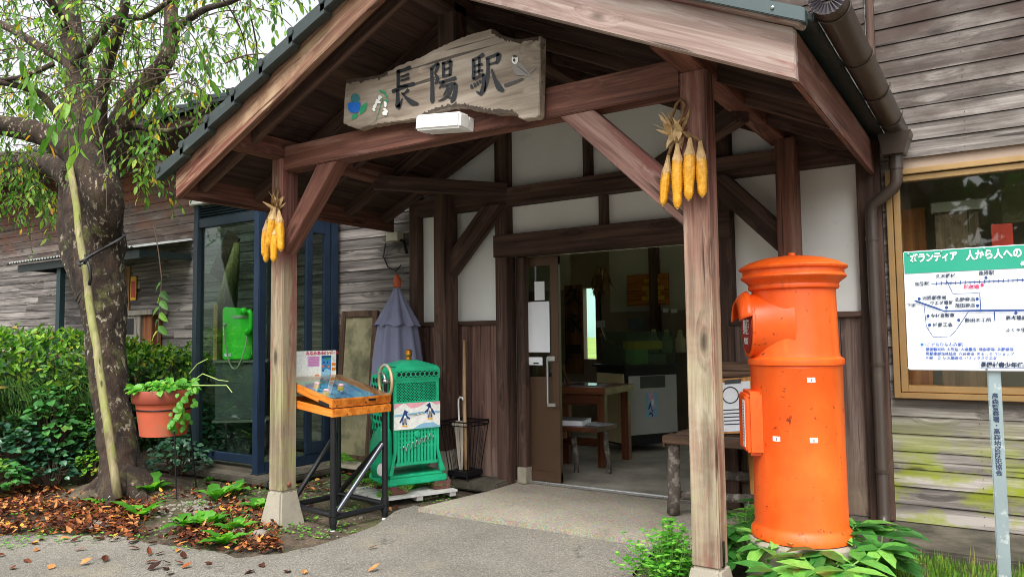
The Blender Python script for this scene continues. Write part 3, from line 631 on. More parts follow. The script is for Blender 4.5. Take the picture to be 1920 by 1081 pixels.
def ribbon(b, pts, ws, conv):
    """a brush stroke: pts in picture units, ws widths; conv maps units to world"""
    P = []; 
    for i in range(len(pts)-1):
        for k in range(6):
            t = k/6; P.append((pts[i][0]+(pts[i+1][0]-pts[i][0])*t, pts[i][1]+(pts[i+1][1]-pts[i][1])*t, ws[i]+(ws[i+1]-ws[i])*t))
    P.append((*pts[-1], ws[-1]))
    for _ in range(3): P = [P[0]]+[tuple((P[i-1][j]+2*P[i][j]+P[i+1][j])/4 for j in range(3)) for i in range(1, len(P)-1)]+[P[-1]]
    L, R = [], []
    for i, (x, y, w) in enumerate(P):
        x0, y0, _ = P[max(0, i-1)]; x1, y1, _ = P[min(len(P)-1, i+1)]; l = math.hypot(x1-x0, y1-y0) or 1
        nx, ny = -(y1-y0)/l, (x1-x0)/l; e = .75 if i == 0 else .55 if i == len(P)-1 else 1
        L.append((x+nx*w/2*e, y+ny*w/2*e)); R.append((x-nx*w/2*e, y-ny*w/2*e))
    vs = [conv(*q) for q in L]+[conv(*q) for q in R]; n = len(L); b.add(vs, [(i, i+1, n+i+1, n+i) for i in range(n-1)])
strokes = [([(512, 440), (512, 520), (510, 600)], [26, 22, 22]), ([(500, 452), (560, 440), (628, 412)], [24, 20, 30]), ([(530, 502), (570, 490), (612, 472)], [14, 14, 20]), ([(530, 535), (570, 525), (614, 508)], [12, 14, 20]),
 ([(515, 590), (590, 575), (662, 560)], [14, 20, 26]), ([(455, 635), (520, 605), (600, 580)], [26, 24, 16]), ([(505, 615), (508, 700), (508, 775)], [20, 26, 36]), ([(505, 785), (530, 745), (550, 690)], [30, 18, 6]),
 ([(606, 612), (580, 640), (545, 662)], [22, 16, 8]), ([(540, 640), (585, 690), (640, 735), (695, 745)], [8, 20, 38, 16]),
 ([(812, 425), (818, 580), (818, 735)], [20, 24, 30]), ([(798, 432), (840, 400), (880, 375)], [22, 18, 24]), ([(874, 380), (860, 430), (838, 470)], [22, 18, 12]), ([(842, 470), (868, 510), (858, 550), (838, 560)], [12, 24, 22, 8]),
 ([(918, 370), (918, 430), (918, 490)], [20, 20, 20]), ([(905, 382), (950, 368), (992, 352)], [18, 18, 26]), ([(982, 355), (980, 420), (978, 490)], [26, 22, 20]), ([(925, 435), (950, 428), (975, 420)], [14, 14, 14]), ([(905, 500), (950, 488), (985, 480)], [16, 16, 14]),
 ([(878, 555), (960, 530), (1036, 508)], [22, 18, 26]), ([(925, 540), (905, 575), (878, 605)], [20, 16, 8]), ([(905, 590), (970, 565), (1030, 558)], [12, 16, 24]), ([(1028, 560), (1026, 630), (1008, 700), (985, 730)], [26, 26, 34, 12]), ([(985, 690), (965, 685), (955, 678)], [20, 12, 4]),
 ([(962, 580), (945, 630), (915, 668)], [20, 16, 6]), ([(1000, 580), (965, 660), (920, 700), (872, 720)], [20, 20, 16, 6]),
 ([(1188, 345), (1190, 430), (1188, 525)], [24, 22, 24]), ([(1175, 352), (1230, 328), (1285, 295)], [20, 18, 28]), ([(1242, 320), (1240, 400), (1238, 480)], [18, 16, 14]), ([(1195, 405), (1235, 393), (1272, 385)], [14, 14, 18]), ([(1195, 460), (1235, 448), (1275, 440)], [14, 14, 18]), ([(1185, 522), (1235, 498), (1285, 475)], [20, 16, 24]),
 ([(1282, 478), (1285, 560), (1275, 620), (1250, 668)], [26, 26, 36, 12]), ([(1250, 650), (1225, 640), (1210, 628)], [24, 14, 4]), ([(1165, 570), (1180, 605)], [16, 22]), ([(1195, 555), (1208, 590)], [14, 20]), ([(1220, 542), (1232, 575)], [14, 18]), ([(1243, 528), (1256, 556)], [14, 18]),
 ([(1298, 338), (1350, 318), (1425, 290)], [20, 18, 26]), ([(1418, 292), (1412, 340), (1395, 385)], [34, 28, 14]), ([(1325, 390), (1360, 380), (1395, 370)], [12, 14, 14]), ([(1318, 335), (1320, 440), (1310, 550), (1285, 635)], [24, 22, 20, 8]),
 ([(1352, 430), (1380, 520), (1420, 600), (1462, 630)], [12, 22, 44, 20])]
for i0, i1 in ((0, 10), (10, 26), (26, 99)):
  b = MB()
  for p, w in strokes[i0:i1]: ribbon(b, p, [q*1.38 for q in w], lambda x, y: sg_(x, y, YS_-.0045))
  b.build('character', flat('black_paint_worn', '#14171c', .5, var=.3, scale=30), sgn_t)
def blob(b, outl, conv): b.add([conv(*q) for q in outl], [tuple(range(len(outl)))])
def ell(cx, cy, rx, ry, rot=0, n=14): return [(cx+rx*math.cos(2*PI*k/n)*math.cos(rot)-ry*math.sin(2*PI*k/n)*math.sin(rot), cy+rx*math.cos(2*PI*k/n)*math.sin(rot)+ry*math.sin(2*PI*k/n)*math.cos(rot)) for k in range(n)]
PAL = {k: flat('paint_'+k, h, .6, var=.15, scale=60) for k, h in dict(blue='#1f6fd0', teal='#3f7f86', green='#2f9a68', white='#f2f2ec', grey='#8a8580', dgrey='#45423f', pink='#f0a9b5', sky='#8fc4dc', orange='#e8862c', yellow='#f2b81c', red='#c8322a', navy='#1f3f7c', sea='#3f86c0', magenta='#cf2f6a', lilac='#d9a5d4', deep='#14507f').items()}
class Paint:
    def __init__(s, conv): s.b = MB(); s.mats = []; s.conv = conv; s.k = 0
    def use(s, c):
        if PAL[c] not in s.mats: s.mats.append(PAL[c])
        s.b.cur = s.mats.index(PAL[c]); return s
    def blob(s, c, o): s.use(c); s.k += 1; k = s.k; blob(s.b, o, lambda x, y: s.conv(x, y, k)); return s
    def line(s, c, p, w): s.use(c); s.k += 1; k = s.k; ribbon(s.b, p, w, lambda x, y: s.conv(x, y, k)); return s
    def build(s, n, par): return s.b.build(n, s.mats, par, fix=False)
cv = lambda x, y, k: sg_(x, y, YS_-.004-k*.00015)
p = Paint(cv); p.blob('teal', ell(125, 695, 42, 45)).blob('blue', [(60, 740), (80, 728), (172, 730), (170, 790), (150, 818), (110, 826), (80, 820), (60, 790)]).blob('green', [(165, 838), (170, 770), (230, 728), (225, 790), (190, 830)]).blob('green', [(92, 880), (95, 845), (150, 822), (145, 860), (115, 882)])
p.build('painted_blue_flower', sgn_t)
p = Paint(cv); p.line('green', [(300, 915), (340, 800), (375, 680)], [3, 5, 5])
for x, y in ((385, 640), (405, 670), (405, 712), (355, 630)): p.blob('green', ell(x, y, 20, 11, .6))
for x, y in ((350, 680), (340, 695), (325, 715), (315, 735), (308, 755), (298, 775), (290, 792), (335, 725), (392, 740), (398, 758), (396, 790), (385, 820), (405, 815), (395, 835), (378, 828)): p.blob('white', ell(x+U(-4, 4), y+U(-4, 4), 17, 12, U(0, 3)))
p.build('painted_white_blossom', sgn_t)
p = Paint(cv); p.blob('grey', [(1545, 395), (1570, 375), (1610, 370), (1650, 410), (1690, 470), (1735, 525), (1738, 545), (1690, 500), (1640, 488), (1580, 485), (1550, 455), (1538, 420)]).blob('white', ell(1562, 345, 30, 42)).blob('dgrey', ell(1562, 315, 22, 12, .3)).blob('dgrey', ell(1556, 350, 12, 16)).blob('dgrey', [(1535, 322), (1552, 318), (1552, 330)])
p.line('dgrey', [(1465, 580), (1540, 555), (1640, 515)], [34, 28, 20]).line('grey', [(1690, 465), (1720, 440), (1748, 415)], [16, 12, 6]).line('dgrey', [(1580, 400), (1630, 440), (1680, 480)], [5, 6, 5])
p.build('painted_bird', sgn_t)
# batten lamp under the sign
lt = thing('batten_lamp', 'white plastic batten lamp fixed to the porch beam under the sign', 'lamp', (-2.48, 3.1, 2.34))
lm = frame((-2.635, 3.10, 2.352), (-2.30, 3.10, 2.316))
b = MB(); b.box((0, -.045, -.043), (.31, .05, .043)); b.build('diffuser', m_white, lt, mx=lm, bevel=.012)
b = MB(); b.box((.01, .051, -.036), (.3, .098, .036)); b.build('housing', m_white, lt, mx=lm, bevel=.003)
# ---------------------------------------------------------------- corn
def kernel_mat():
    t = NT('corn_kernels'); r = t.n('ObjectInfo').outputs['Random']; p = t.n('TexCoord').outputs['Object']
    c = t.ramp(t.noise(p, 60, 3), [(.3, '#d68d1a'), (.6, '#efb02c'), (.8, '#f6cd6c')]); t.bsdf(c, .35, Specular_IOR_Level=.5, Coat_Weight=.1); return t.m
m_kern = kernel_mat(); m_husk = flat('dry_husk', '#c9a877', .8, var=.3, scale=30, bump=.4); m_straw = flat('straw_rope', '#8a6a44', .9, var=.35, scale=40, bump=.6); m_cobtip = flat('cob_tip', '#caa06a', .8, var=.3, scale=40)
def cob(p0, p1, r, par):
    p0, p1 = V(p0), V(p1); L = (p1-p0).length; m = frame(p0, p1); b = MB(); NR, NS = 2*int(L/.0115), 26; vs = []
    for i in range(NR+1):
        t = i/NR; prof = r*1.12*(.86+.22*math.sin(PI*min(1, t*1.25+.1)))*(1-.55*max(0, (t-.82)/.18)**2)
        for k in range(NS):
            hi = 1.0 if (i % 2 == 1 and k % 2 == 1) else .86 if (i % 2 == 1 or k % 2 == 1) else .74
            a = 2*PI*(k+ .0)/NS; rr = prof*hi*(1+.02*NZ.noise(V((t*20, k, L*99)))); vs.append(m @ V((t*L, rr*math.cos(a), rr*math.sin(a))))
    b.add(vs, [(i*NS+k, i*NS+(k+1) % NS, (i+1)*NS+(k+1) % NS, (i+1)*NS+k) for i in range(NR) for k in range(NS)]+[tuple(NR*NS+k for k in range(NS))])
    c = b.build('cob', m_kern, par, smooth=True)
    b = MB(); b.tube([p1-(p1-p0)*.03, p1+(p1-p0).normalized()*.006], [r*.38, r*.2], 10); b.build('cob_tip', m_cobtip, c)
    b = MB(); d = (p1-p0).normalized()
    for k in range(9):
        a = 2*PI*k/9; s = m.to_3x3() @ V((0, math.cos(a), math.sin(a))); ln = U(.0, .14)*L; base = p0-d*.075
        q = [base+s*.004, p0-d*.03+s*r*.62, p0+s*r*1.0, p0+d*ln+s*r*.97]; tn = d.cross(s); w = [.006, r*.32, r*.4, .004]
        b.add([x+tn*o*y for x, y in zip(q, w) for o in (-1, 1)], [(2*i, 2*i+1, 2*i+3, 2*i+2) for i in range(3)])
    b.build('husk', m_husk, c); return base
def bunch(name, lab, top, cobs, par_rope, Y):
    root = thing(name, lab, 'corn', tuple(top)); b = MB(); hb = MB()
    for (a, c, r, dy) in cobs:
        p0, p1 = at(*a, Y=Y+dy), at(*c, Y=Y+dy); base = cob(p0, p1, r, root); b.tube([base, (base+V(par_rope[0]))/2+V((U(-.01, .01), 0, .01)), par_rope[0]], .008, 7)
    for p in (par_rope):
        pass
    b.tube([V(par_rope[0]), V(par_rope[0])+V((-.025, -.01, .06)), V(par_rope[1])+V((-.02, 0, -.02)), V(par_rope[1]), V(par_rope[1])+V((.02, 0, -.03)), V(par_rope[0])+V((.02, -.01, .05)), V(par_rope[0])], .0075, 8, wob=.4)
    b.build('rope', m_straw, root, smooth=True)
    for k in range(26):                                             # torn husk tops
        s = rv(); s.z = abs(s.z)*1.2+.35; p = V(par_rope[0])+V((U(-.03, .03), U(-.02, .02), U(-.02, .02))); leaf(hb, p, s, rv(), U(.05, .13), U(.012, .025), U(-.2, .4), .1)
    for k in range(16):
        s = V((U(-.5, .5), U(-.4, .1), -1)); p = V(par_rope[0])+V((U(-.02, .02), U(-.02, .02), U(0, .02))); leaf(hb, p, s, (0, -1, 0), U(.05, .09), U(.02, .035), .05, .1)
    hb.build('torn_husk', m_husk, root); return root
r1 = at(1270, 248, Y=3.165); r2 = at(1276, 186, Y=3.185)
bunch('corn_bunch', 'bunch of four dried corn cobs roped to the nearer bleached post', r2, [((1250, 322), (1243, 384), .021, -.01), ((1270, 300), (1270, 390), .023, -.035), ((1293, 290), (1291, 374), .024, -.03), ((1314, 295), (1317, 368), .023, -.01)], [r1, r2], 3.165)
r1 = at(517, 392, Y=3.165); r2 = at(519, 352, Y=3.185)
bunch('corn_bunch', 'bunch of five dried corn cobs roped to the farther mossy post', r2, [((499, 432), (495, 480), .024, -.01), ((505, 440), (498, 490), .024, .0), ((512, 410), (503, 462), .026, -.05), ((524, 415), (527, 470), .026, -.03), ((516, 440), (513, 490), .025, -.035)], [r1, r2], 3.165)
# ---------------------------------------------------------------- postbox
def postpaint():
    t = NT('postbox_paint'); p = t.n('TexCoord').outputs['Object']; n = t.noise(p, 3, 5, .6); c = t.ramp(n, [(.3, '#e4500f'), (.55, '#ef611a'), (.75, '#f27226')])
    st = t.noise(t.vm('MULTIPLY', p, (9, 9, 1.2)), 1., 5, .6); c = t.mix(t.rng(st, .58, .75, 0., .45), c, lin('#f0913c'))
    c = t.mix(t.rng(t.noise(p, 26, 6, .72), .63, .66, 0., .85), c, lin('#5a2413')); c = t.mix(t.rng(t.noise(t.vm('MULTIPLY', p, (14, 14, 3)), 1., 6, .7), .6, .7, 0., .4), c, lin('#a8431c'))
    t.bsdf(c, t.math('ADD', t.math('MULTIPLY', n, .2), .3), 0, t.bump(t.noise(p, 14, 4), .12, .01)); return t.m
m_pb = postpaint(); PX, PY = -.812, 3.65
pb = thing('postbox', 'round orange cast iron postbox with a hooded slot standing by the nearer post', 'postbox', (PX, PY, .24))
pbm = Matrix.Translation((PX, PY, 0))
b = MB(); b.lathe([(.205, .24), (.222, .245), (.222, .275), (.208, .292), (.204, .31), (.203, .6), (.203, 1.018), (.205, 1.022), (.203, 1.028), (.212, 1.032), (.214, 1.045), (.212, 1.058), (.196, 1.068), (.192, 1.09), (.186, 1.375), (.2, 1.382), (.203, 1.391), (.2, 1.4), (.205, 1.41), (.222, 1.424), (.232, 1.43), (.236, 1.437), (.232, 1.445), (.226, 1.45), (.226, 1.468), (.24, 1.474), (.243, 1.482), (.24, 1.487), (.2, 1.508), (.14, 1.526), (.06, 1.538), (.016, 1.54), (.016, 1.552), (.012, 1.556), (.001, 1.556)], 72, mx=pbm)
pbo = b.build('body', m_pb, pb, auto=.7)
A = V((-.90, -.436, 0)).normalized(); Bx = V((-A.y, A.x, 0)); hc = V((PX, PY, 1.215))
def axm(o): 
    m = Matrix.Identity(4)
    for i in range(3): m[i][0], m[i][1], m[i][2], m[i][3] = Bx[i], (0, 0, 1)[i], A[i], o[i]
    return m
b = MB(); b.lathe([(.2, .04), (.17, .12), (.152, .165), (.146, .2), (.149, .204), (.149, .214), (.138, .216), (.134, .208), (.001, .208)], 48, mx=axm(hc)); hd = b.build('slot_drum', m_pb, pb, auto=.6)
b = MB(); n = 20; vs = []                                             # awning over the slot
for j, (d, r, z) in enumerate(((.214, .149, 0.), (.235, .143, -.01), (.256, .128, -.03), (.27, .112, -.055))):
    for k in range(n+1):
        a = PI*(.06+.88*k/n); vs.append(hc+A*d+Bx*(r*math.cos(a))+V((0, 0, .015+(r*math.sin(a)*1.0)+z*.3)))
b.add(vs, [(j*(n+1)+k, j*(n+1)+k+1, (j+1)*(n+1)+k+1, (j+1)*(n+1)+k) for j in range(3) for k in range(n)])
aw = b.build('slot_awning', m_pb, pb, smooth=True); mo = aw.modifiers.new('thick', 'SOLIDIFY'); mo.thickness = .008
b = MB(); b.lathe([(.128, 0), (.128, .004), (.001, .004)], 36, mx=axm(hc+A*.214)); pt = b.build('slot_plate', flat('plate_red', '#a52a1c', .5), hd)
b = MB(); b.box((-.06, .03, .0), (.06, .05, .007), axm(hc+A*.214)); b.build('slot', m_black, hd)
tm = axm(hc+A*.2205); text('郵便', .075, m_white, hd, tm @ Matrix.Translation((0, -.012, 0)), 'lettering', .002); text('POST', .042, m_white, hd, tm @ Matrix.Translation((0, -.075, 0)), 'lettering', .0015)
cbm = axm(V((PX, PY, .765)))
b = MB(); b.box((-.1, -.145, .12), (.1, .145, .243), cbm); cb = b.build('collection_box', m_pb, pb, bevel=.014)
b = MB(); b.box((-.083, -.125, .243), (.083, .125, .25), cbm); cd = b.build('door', m_pb, cb, bevel=.003)
b = MB(); b.box((.02, -.11, .2505), (.075, .105, .252), cbm); ntc = b.build('notice_plate', m_paper, cb)
b = MB()
for k in range(14): b.box((.028, .085-k*.013, .2523), (.028+U(.02, .04), .089-k*.013, .2526), cbm)
b.build('printed_lines', m_black, cb)
def onbox(px, py, r):
    d = ray(px, py); o = V((0-PX, 0-PY, 0)); a = d.x**2+d.y**2; bb = 2*(d.x*o.x+d.y*o.y); c = o.x**2+o.y**2-r*r; t = (-bb-math.sqrt(bb*bb-4*a*c))/(2*a); return V((d.x*t, d.y*t, CH+d.z*t))
for px, py in ((1521, 712), (1456, 822), (1526, 825)):
    q = onbox(px, py, .2035); mm = facing(q, q.x-PX, q.y-PY); b = MB(); b.box((-.0175, -.011, 0), (.0175, .011, .0012), mm); s = b.build('sticker', flat('sticker', '#e8e6dc', .6), pb)
    b = MB(); b.box((-.003, -.008, .0014), (.003, .006, .0016), mm); b.build('printed_line', PAL['grey'], s)
b = MB(); b.lathe([(.25, -.05), (.24, .225), (.232, .24), (.001, .24)], 40, mx=pbm); tag(b.build('concrete_plinth', m_foot, None), 'low round concrete plinth under the orange postbox', 'plinth')
# ---------------------------------------------------------------- volunteer map sign
YM = 3.36; q = at(1872, 900, Y=YM+.05)
mp = thing('map_sign', 'white and green volunteer route map board on a galvanised post', 'sign', (q.x, YM, 0))
tl, br_ = at(1693, 472, Y=YM), at(1703, 693, Y=YM); MX0, MZ1, MZ0 = tl.x, tl.z, br_.z; MW = .98
boxes(((MX0, YM, MZ0), (MX0+MW, YM+.012, MZ1))).build('board', flat('sign_white', '#e4e9ee', .4, var=.05, scale=3, dirt=('#b9b8ae', .64, .72, 7)), mp, bevel=.003)
hz = at(1697, 513, Y=YM).z
boxes(((MX0+.003, YM-.002, hz), (MX0+MW-.003, YM-.0005, MZ1-.003))).build('green_band', flat('sign_green', '#1f9478', .5, var=.04), mp)
MS = (hz-MZ0)/ (965-280); 
def mpt(zx, zy, k=0):
    """zoom units of the board (64 = left edge, 280 = lower edge of the band) to the sign's own plane"""
    w = at(1680+zx*240/927, 440+zy*280/1081, Y=YM); return V((w.x, YM-.003-k*.0002, w.z))
def mtext(s, zx, zy, h, mat, off=.0, sx=1., al='LEFT', k=0):
    return text(s, h, mat, mp, facing(mpt(zx, zy, k), 0, -1), 'lettering', off, .0004, al, sx)
NAVY = PAL['navy']; INK = flat('sign_ink', '#23324f', .5, var=0); U1 = (mpt(500, 500)-mpt(400, 500)).x/100
mtext('ボランティア', 103, 176, 82*U1, m_white, .0016, .72); mtext('人から人への', 505, 156, 86*U1, m_white, .0016, .76); mtext('長陽', 898, 211, 38*U1, m_white, .0006)
for s, x, y, h in (('久木野村', 287, 302, 36), ('長陽駅', 596, 280, 37), ('加勢駅', 137, 357, 35), ('河陽郵便局', 190, 459, 36), ('ウエダ電気', 245, 495, 34), ('下田', 80, 511, 33), ('北野商店', 424, 470, 37), ('茂田商店', 427, 514, 36), ('今村自動車', 250, 586, 35), ('村商工会', 265, 652, 37), ('藤田木工所', 498, 619, 37), ('藤本建設', 793, 602, 36), ('ふくや饅頭', 793, 690, 34)): mtext(s, x, y, h*U1*1.02, INK, .00028)
mtext('現在地', 490, 379, 37*U1, PAL['magenta'], .0005)
for s, x, y, h in (('(こどもひなんの家)', 212, 793, 32), ('藤田製材所･大塚組･大津畳店･茂田商店･北野商店', 216, 827, 28), ('阿蘇東部森林組合･穴井商店･めるころ･Yショップ', 216, 859, 28), ('川崎　日･佐久間尚次･パナックスウエダ', 216, 889, 28)): mtext(s, x, y, h*U1*1.02, flat('sign_blue', '#2a4fa8', .5, var=0), .0002)
mtext('長陽村青少年健全育成会', 612, 940, 42*U1, INK, .0008)
p = Paint(lambda x, y, k: mpt(x, y, k*.5))
p.line('navy', [(255, 354), (600, 340), (1400, 305)], [7, 7, 7])
for i in range(34): x = 295+i*34.5; y = 352-(x-295)*.041; p.line('navy', [(x, y-13), (x, y+13)], [6, 6])
p.line('navy', [(362, 322), (413, 426)], [6, 6]).line('navy', [(411, 427), (608, 422)], [6, 6]).line('navy', [(607, 420), (614, 545)], [7, 7]).line('navy', [(135, 476), (345, 550)], [14, 14]).line('navy', [(338, 551), (1500, 540)], [14, 14])
p.line('navy', [(204, 510), (222, 665)], [5, 5]).line('navy', [(222, 665), (270, 738)], [5, 5]).line('navy', [(268, 737), (390, 736)], [6, 6]).line('navy', [(388, 737), (435, 690)], [6, 6]).line('navy', [(434, 692), (525, 556)], [6, 6]).line('navy', [(712, 555), (717, 625)], [9, 9])
for x, y in ((652, 311), (169, 464), (367, 526), (588, 465), (591, 513), (233, 588), (244, 652), (455, 617), (868, 565)): p.blob('navy', ell(x, y, 12, 12))
p.blob('magenta', ell(624, 365, 13, 13)); p.blob('blue', ell(190, 793, 12, 11))
for c in (((602, 918), (1400, 912)), ((602, 964), (1400, 958)), ((603, 917), (603, 965))): p.line('navy', list(c), [3, 3])
p.build('map_print', mp)
pbx = at(1869, 800, Y=YM+.05)
b = MB(); b.box((pbx.x-.022, YM+.013, -.1), (pbx.x+.022, YM+.055, MZ1-.05)); b.build('post', m_galv, mp, bevel=.004)
for i, ch in enumerate('高森警察署・高森地区防犯協会'):
    w = at(1861+i*.65, 742+i*11.1, Y=YM+.012); text(ch, .0225, INK, mp, facing((pbx.x, YM+.0125, w.z), 0, -1), 'lettering', .0004, .0004)
b = MB()
for px, py in ((1703, 476), (1765, 472), (1845, 466), (1703, 690), (1850, 691)):
    w = at(px, py, Y=YM); b.sphere((w.x, YM-.003, w.z), .004, 8, 6)
b.build('bolts', m_galv, mp)
# ---------------------------------------------------------------- telephone booth
BX0, BX1, BY0, BY1 = -6.14, -5.2, 4.03, 4.93
bo = thing('phone_booth', 'dark blue steel telephone booth with tall glass panes and a louvred head', 'phone booth', ((BX0+BX1)/2, 4.5, .055))
pw = .075
for x, y, mt in ((BX0, BY0, m_booth), (BX1-pw, BY0, m_boothb), (BX0, BY1-pw, m_booth), (BX1-pw, BY1-pw, m_boothb)):
    boxes(((x, y, .056), (x+pw, y+pw, 2.4))).build('corner_post', mt, bo, bevel=.006)
for y in (BY0, BY1-pw):
    boxes(((BX0+pw, y+.01, .13), (BX1-pw, y+pw-.01, .2))).build('bottom_rail', m_boothb if y == BY0 else m_booth, bo, bevel=.003); boxes(((BX0+pw, y+.008, 2.19), (BX1-pw, y+pw-.01, 2.27))).build('top_rail', m_booth, bo, bevel=.003)
b = MB()
for k in range(5): b.box((BX0+pw, -.02, -.002), (BX1-pw, .02, .002), Matrix.Translation((0, BY0+.03, 2.285+k*.024)) @ Matrix.Rotation(.6, 4, 'X'))
b.box((BX0+pw, BY0+.05, 2.27), (BX1-pw, BY0+.055, 2.4)); b.build('louvre', m_booth, bo)
boxes(((BX0-.03, BY0-.03, 2.401), (BX1+.03, BY1+.02, 2.45))).build('roof', flat('booth_roof', '#c3c3bb', .6), bo, bevel=.006)
boxes(((BX0+pw, BY0+.035, .2), (BX1-pw, BY0+.041, 2.19))).build('pane', m_glassg, bo); boxes(((BX0+.02, BY0+pw, .2), (BX0+.026, BY1-pw, 2.3))).build('pane', m_glassg, bo)
for z0_, z1_ in ((.06, .14), (2.28, 2.4)): boxes(((BX1-.045, BY0+pw, z0_), (BX1-.005, BY1-pw, z1_))).build('side_rail', m_boothb, bo)
bd = boxes(((BX1-.04, 4.55, .145), (BX1-.006, 4.62, 2.275)), ((BX1-.04, 4.76, .145), (BX1-.006, 4.83, 2.275)), ((BX1-.04, 4.62, .145), (BX1-.006, 4.76, .25)), ((BX1-.04, 4.62, 2.14), (BX1-.006, 4.76, 2.275))).build('folding_door', m_boothb, bo, bevel=.004)
boxes(((BX1-.026, 4.62, .25), (BX1-.02, 4.76, 2.14))).build('pane', m_glass, bd); boxes(((BX1-.03, BY0+pw, .14), (BX1-.024, 4.55, 2.28))).build('pane', m_glass, bo)
fl_ = boxes(((BX0+.03, BY0+.03, .056), (BX1-.03, BY1-.03, .09))).build('floor', m_found, bo)
b = MB()
for x, y in ((at(480, 893, Y=BY0).x, BY0+.03), (BX0+.05, BY0+.04)): b.box((x-.05, y-.05, .0555), (x+.05, y+.05, .064))
b.build('foot_plate', m_booth, bo)
def turned(c, ang): return Matrix.Translation(V(c)) @ Matrix.Rotation(ang, 4, 'Z')
pm = turned((-5.9, 4.36, 0), .62)          # local -y faces the door side
sh = thing('phone_shelf', 'dark grey steel shelf cabinet under the green telephone', 'cabinet', (-5.9, 4.36, .09))
b = MB(); b.box((-.17, -.13, .45), (.2, .2, .965), pm); b.build('cabinet', flat('dark_grey_steel', '#4b4c4c', .6, var=.15), sh, bevel=.006)
b = MB(); b.box((-.18, -.15, .966), (.3, .22, .985), pm); b.box((-.18, -.17, .43), (.3, .2, .4495), pm); b.build('shelf', flat('shelf_metal', '#77736b', .5, .3), sh)
b = MB(); b.box((-.1, .0, .091), (.1, .15, .43), pm); b.build('leg', flat('dark_leg', '#2e2f30', .6), sh)
ph = thing('pay_phone', 'bright green public telephone with coiled cord inside the glass booth', 'telephone', (-5.9, 4.36, .986))
gm = flat('phone_green', '#45d83a', .35, var=.06)
b = MB(); b.prism([(-.12, .99), (.12, .99), (.145, 1.05), (.148, 1.36), (.11, 1.42), (.09, 1.455), (-.11, 1.475), (-.125, 1.46)], .16, pm @ Matrix.Translation((0, -.1, 0))); b.build('body', gm, ph, bevel=.018)
b = MB(); b.tube([pm @ V((.13, -.15, 1.44)), pm @ V((.15, -.155, 1.4)), pm @ V((.152, -.155, 1.28)), pm @ V((.13, -.15, 1.22))], [.024, .02, .02, .026], 12); b.sphere(pm @ V((.08, -.13, 1.43)), .035, 14, 10); b.sphere(pm @ V((.12, -.13, 1.24)), .034, 14, 10); b.build('handset', gm, ph, smooth=True)
b = MB(); b.box((-.03, -.106, 1.37), (.1, -.1, 1.395), pm); b.build('card_slot', flat('grey_slot', '#b3b0a0', .5), ph)
b = MB(); b.box((-.1, -.104, 1.02), (-.04, -.1, 1.05), pm); b.build('label', m_paper, ph)
b = MB(); pts = [pm @ V((-.1+.22*t, -.14-.03*math.sin(PI*t), 1.3-.06*t-.36*math.sin(PI*t)**.7)) for t in [k/16 for k in range(17)]]; b.tube(pts, .007, 6); b.sphere(pm @ V((-.1, -.105, 1.31)), .018, 10, 8); b.build('cord', flat('cord_grey', '#a8a594', .5), ph, smooth=True)
b = MB(); b.box((-.20, -.11, .99), (-.165, .12, 1.5), pm); tag(b.build('side_board', wood('phone_board', ('#7d5f3c', '#a5845a', '#bb9d72'), axis='Z', knots=.2), None), 'upright tan wooden strip beside the green telephone', 'board')
m_straws = wood('broom_straw', ('#5e5636', '#8f8656', '#aaa06e'), axis='Z', knots=0, fine=60)
b = MB(); q0, q1 = at(445, 455, Y=4.7), at(425, 575, Y=4.62); b.tube([q0, q0+(q1-q0)*.45, q1], [.03, .07, .1], 14, wob=.2); tag(b.build('straw_broom', m_straws, None, smooth=True), 'upturned straw broom leaning behind the telephone in the booth', 'broom')
b = MB(); mm = frame(at(405, 520, Y=4.72), at(432, 455, Y=4.74)); b.box((0, -.01, -.1), (.5, .01, .1), mm); tag(b.build('leaning_board', m_dark, None), 'dark board leaning at a slant high inside the booth', 'board')
# ---------------------------------------------------------------- pinball table
pt_ = thing('pinball_table', 'home made wooden pinball table with a blue sea playfield on black pipe legs', 'game table', (-3.66, 3.4, 0))
DX, DY = .58, .47
PM = Matrix.Translation((-3.505, 3.272, 0)) @ Matrix.Rotation(-math.radians(8), 4, 'Z')
m_orange = wood('orange_varnish', ('#a05518', '#cc7528', '#e0923f'), island=False, knots=.3, rough=.35, var=.06)
L3 = lambda x, y, z: PM @ V((x, y, z))
ft = [(-.03, .03), (-.03, DY-.03), (-DX+.03, DY-.03), (-DX+.03, .035)]
for x, y in ft:
    l = MB().tube([L3(x, y, -.01), L3(x, y, .7)], .0195, 14).build('leg', m_black, pt_, auto=.6); b = MB()
    for z in (.045, .095): b.tube([L3(x, y, z-.022), L3(x, y, z+.022)], .025, 14)
    b.build('collar', m_black, l, auto=.6); MB().lathe([(.02, -.03), (.022, -.026), (.018, -.018), (.008, -.005)], 14, mx=PM @ Matrix.Translation((x, y, 0))).build('levelling_foot', m_white, l)
for i in range(4):
    (x0, y0), (x1, y1) = ft[i], ft[(i+1) % 4]; z = .06 if i % 2 == 0 else .075
    MB().tube([L3(x0, y0, z), L3(x1, y1, z)], .0185, 12).build('rail', m_black, pt_, auto=.6)
m_pol = flat('polished_pipe', '#4c5058', .25, .5)
MB().tube([L3(-.03, .06, .09), L3(-.03, DY-.05, .47)], .0165, 12).build('diagonal_brace', m_pol, pt_, auto=.6)
MB().tube([L3(-DX+.03, .08, .09), L3(-DX+.03, DY-.05, .5)], .018, 12).build('diagonal_brace', m_black, pt_, auto=.6); MB().tube([L3(-DX+.05, DY-.03, .09), L3(-.06, DY-.03, .47)], .018, 12).build('diagonal_brace', m_black, pt_, auto=.6)
def tilt(ang, z): return PM @ Matrix.Translation((0, 0, z)) @ Matrix.Rotation(ang, 4, 'Y')     # local -x runs up the slope
tm = tilt(math.radians(5), .683)
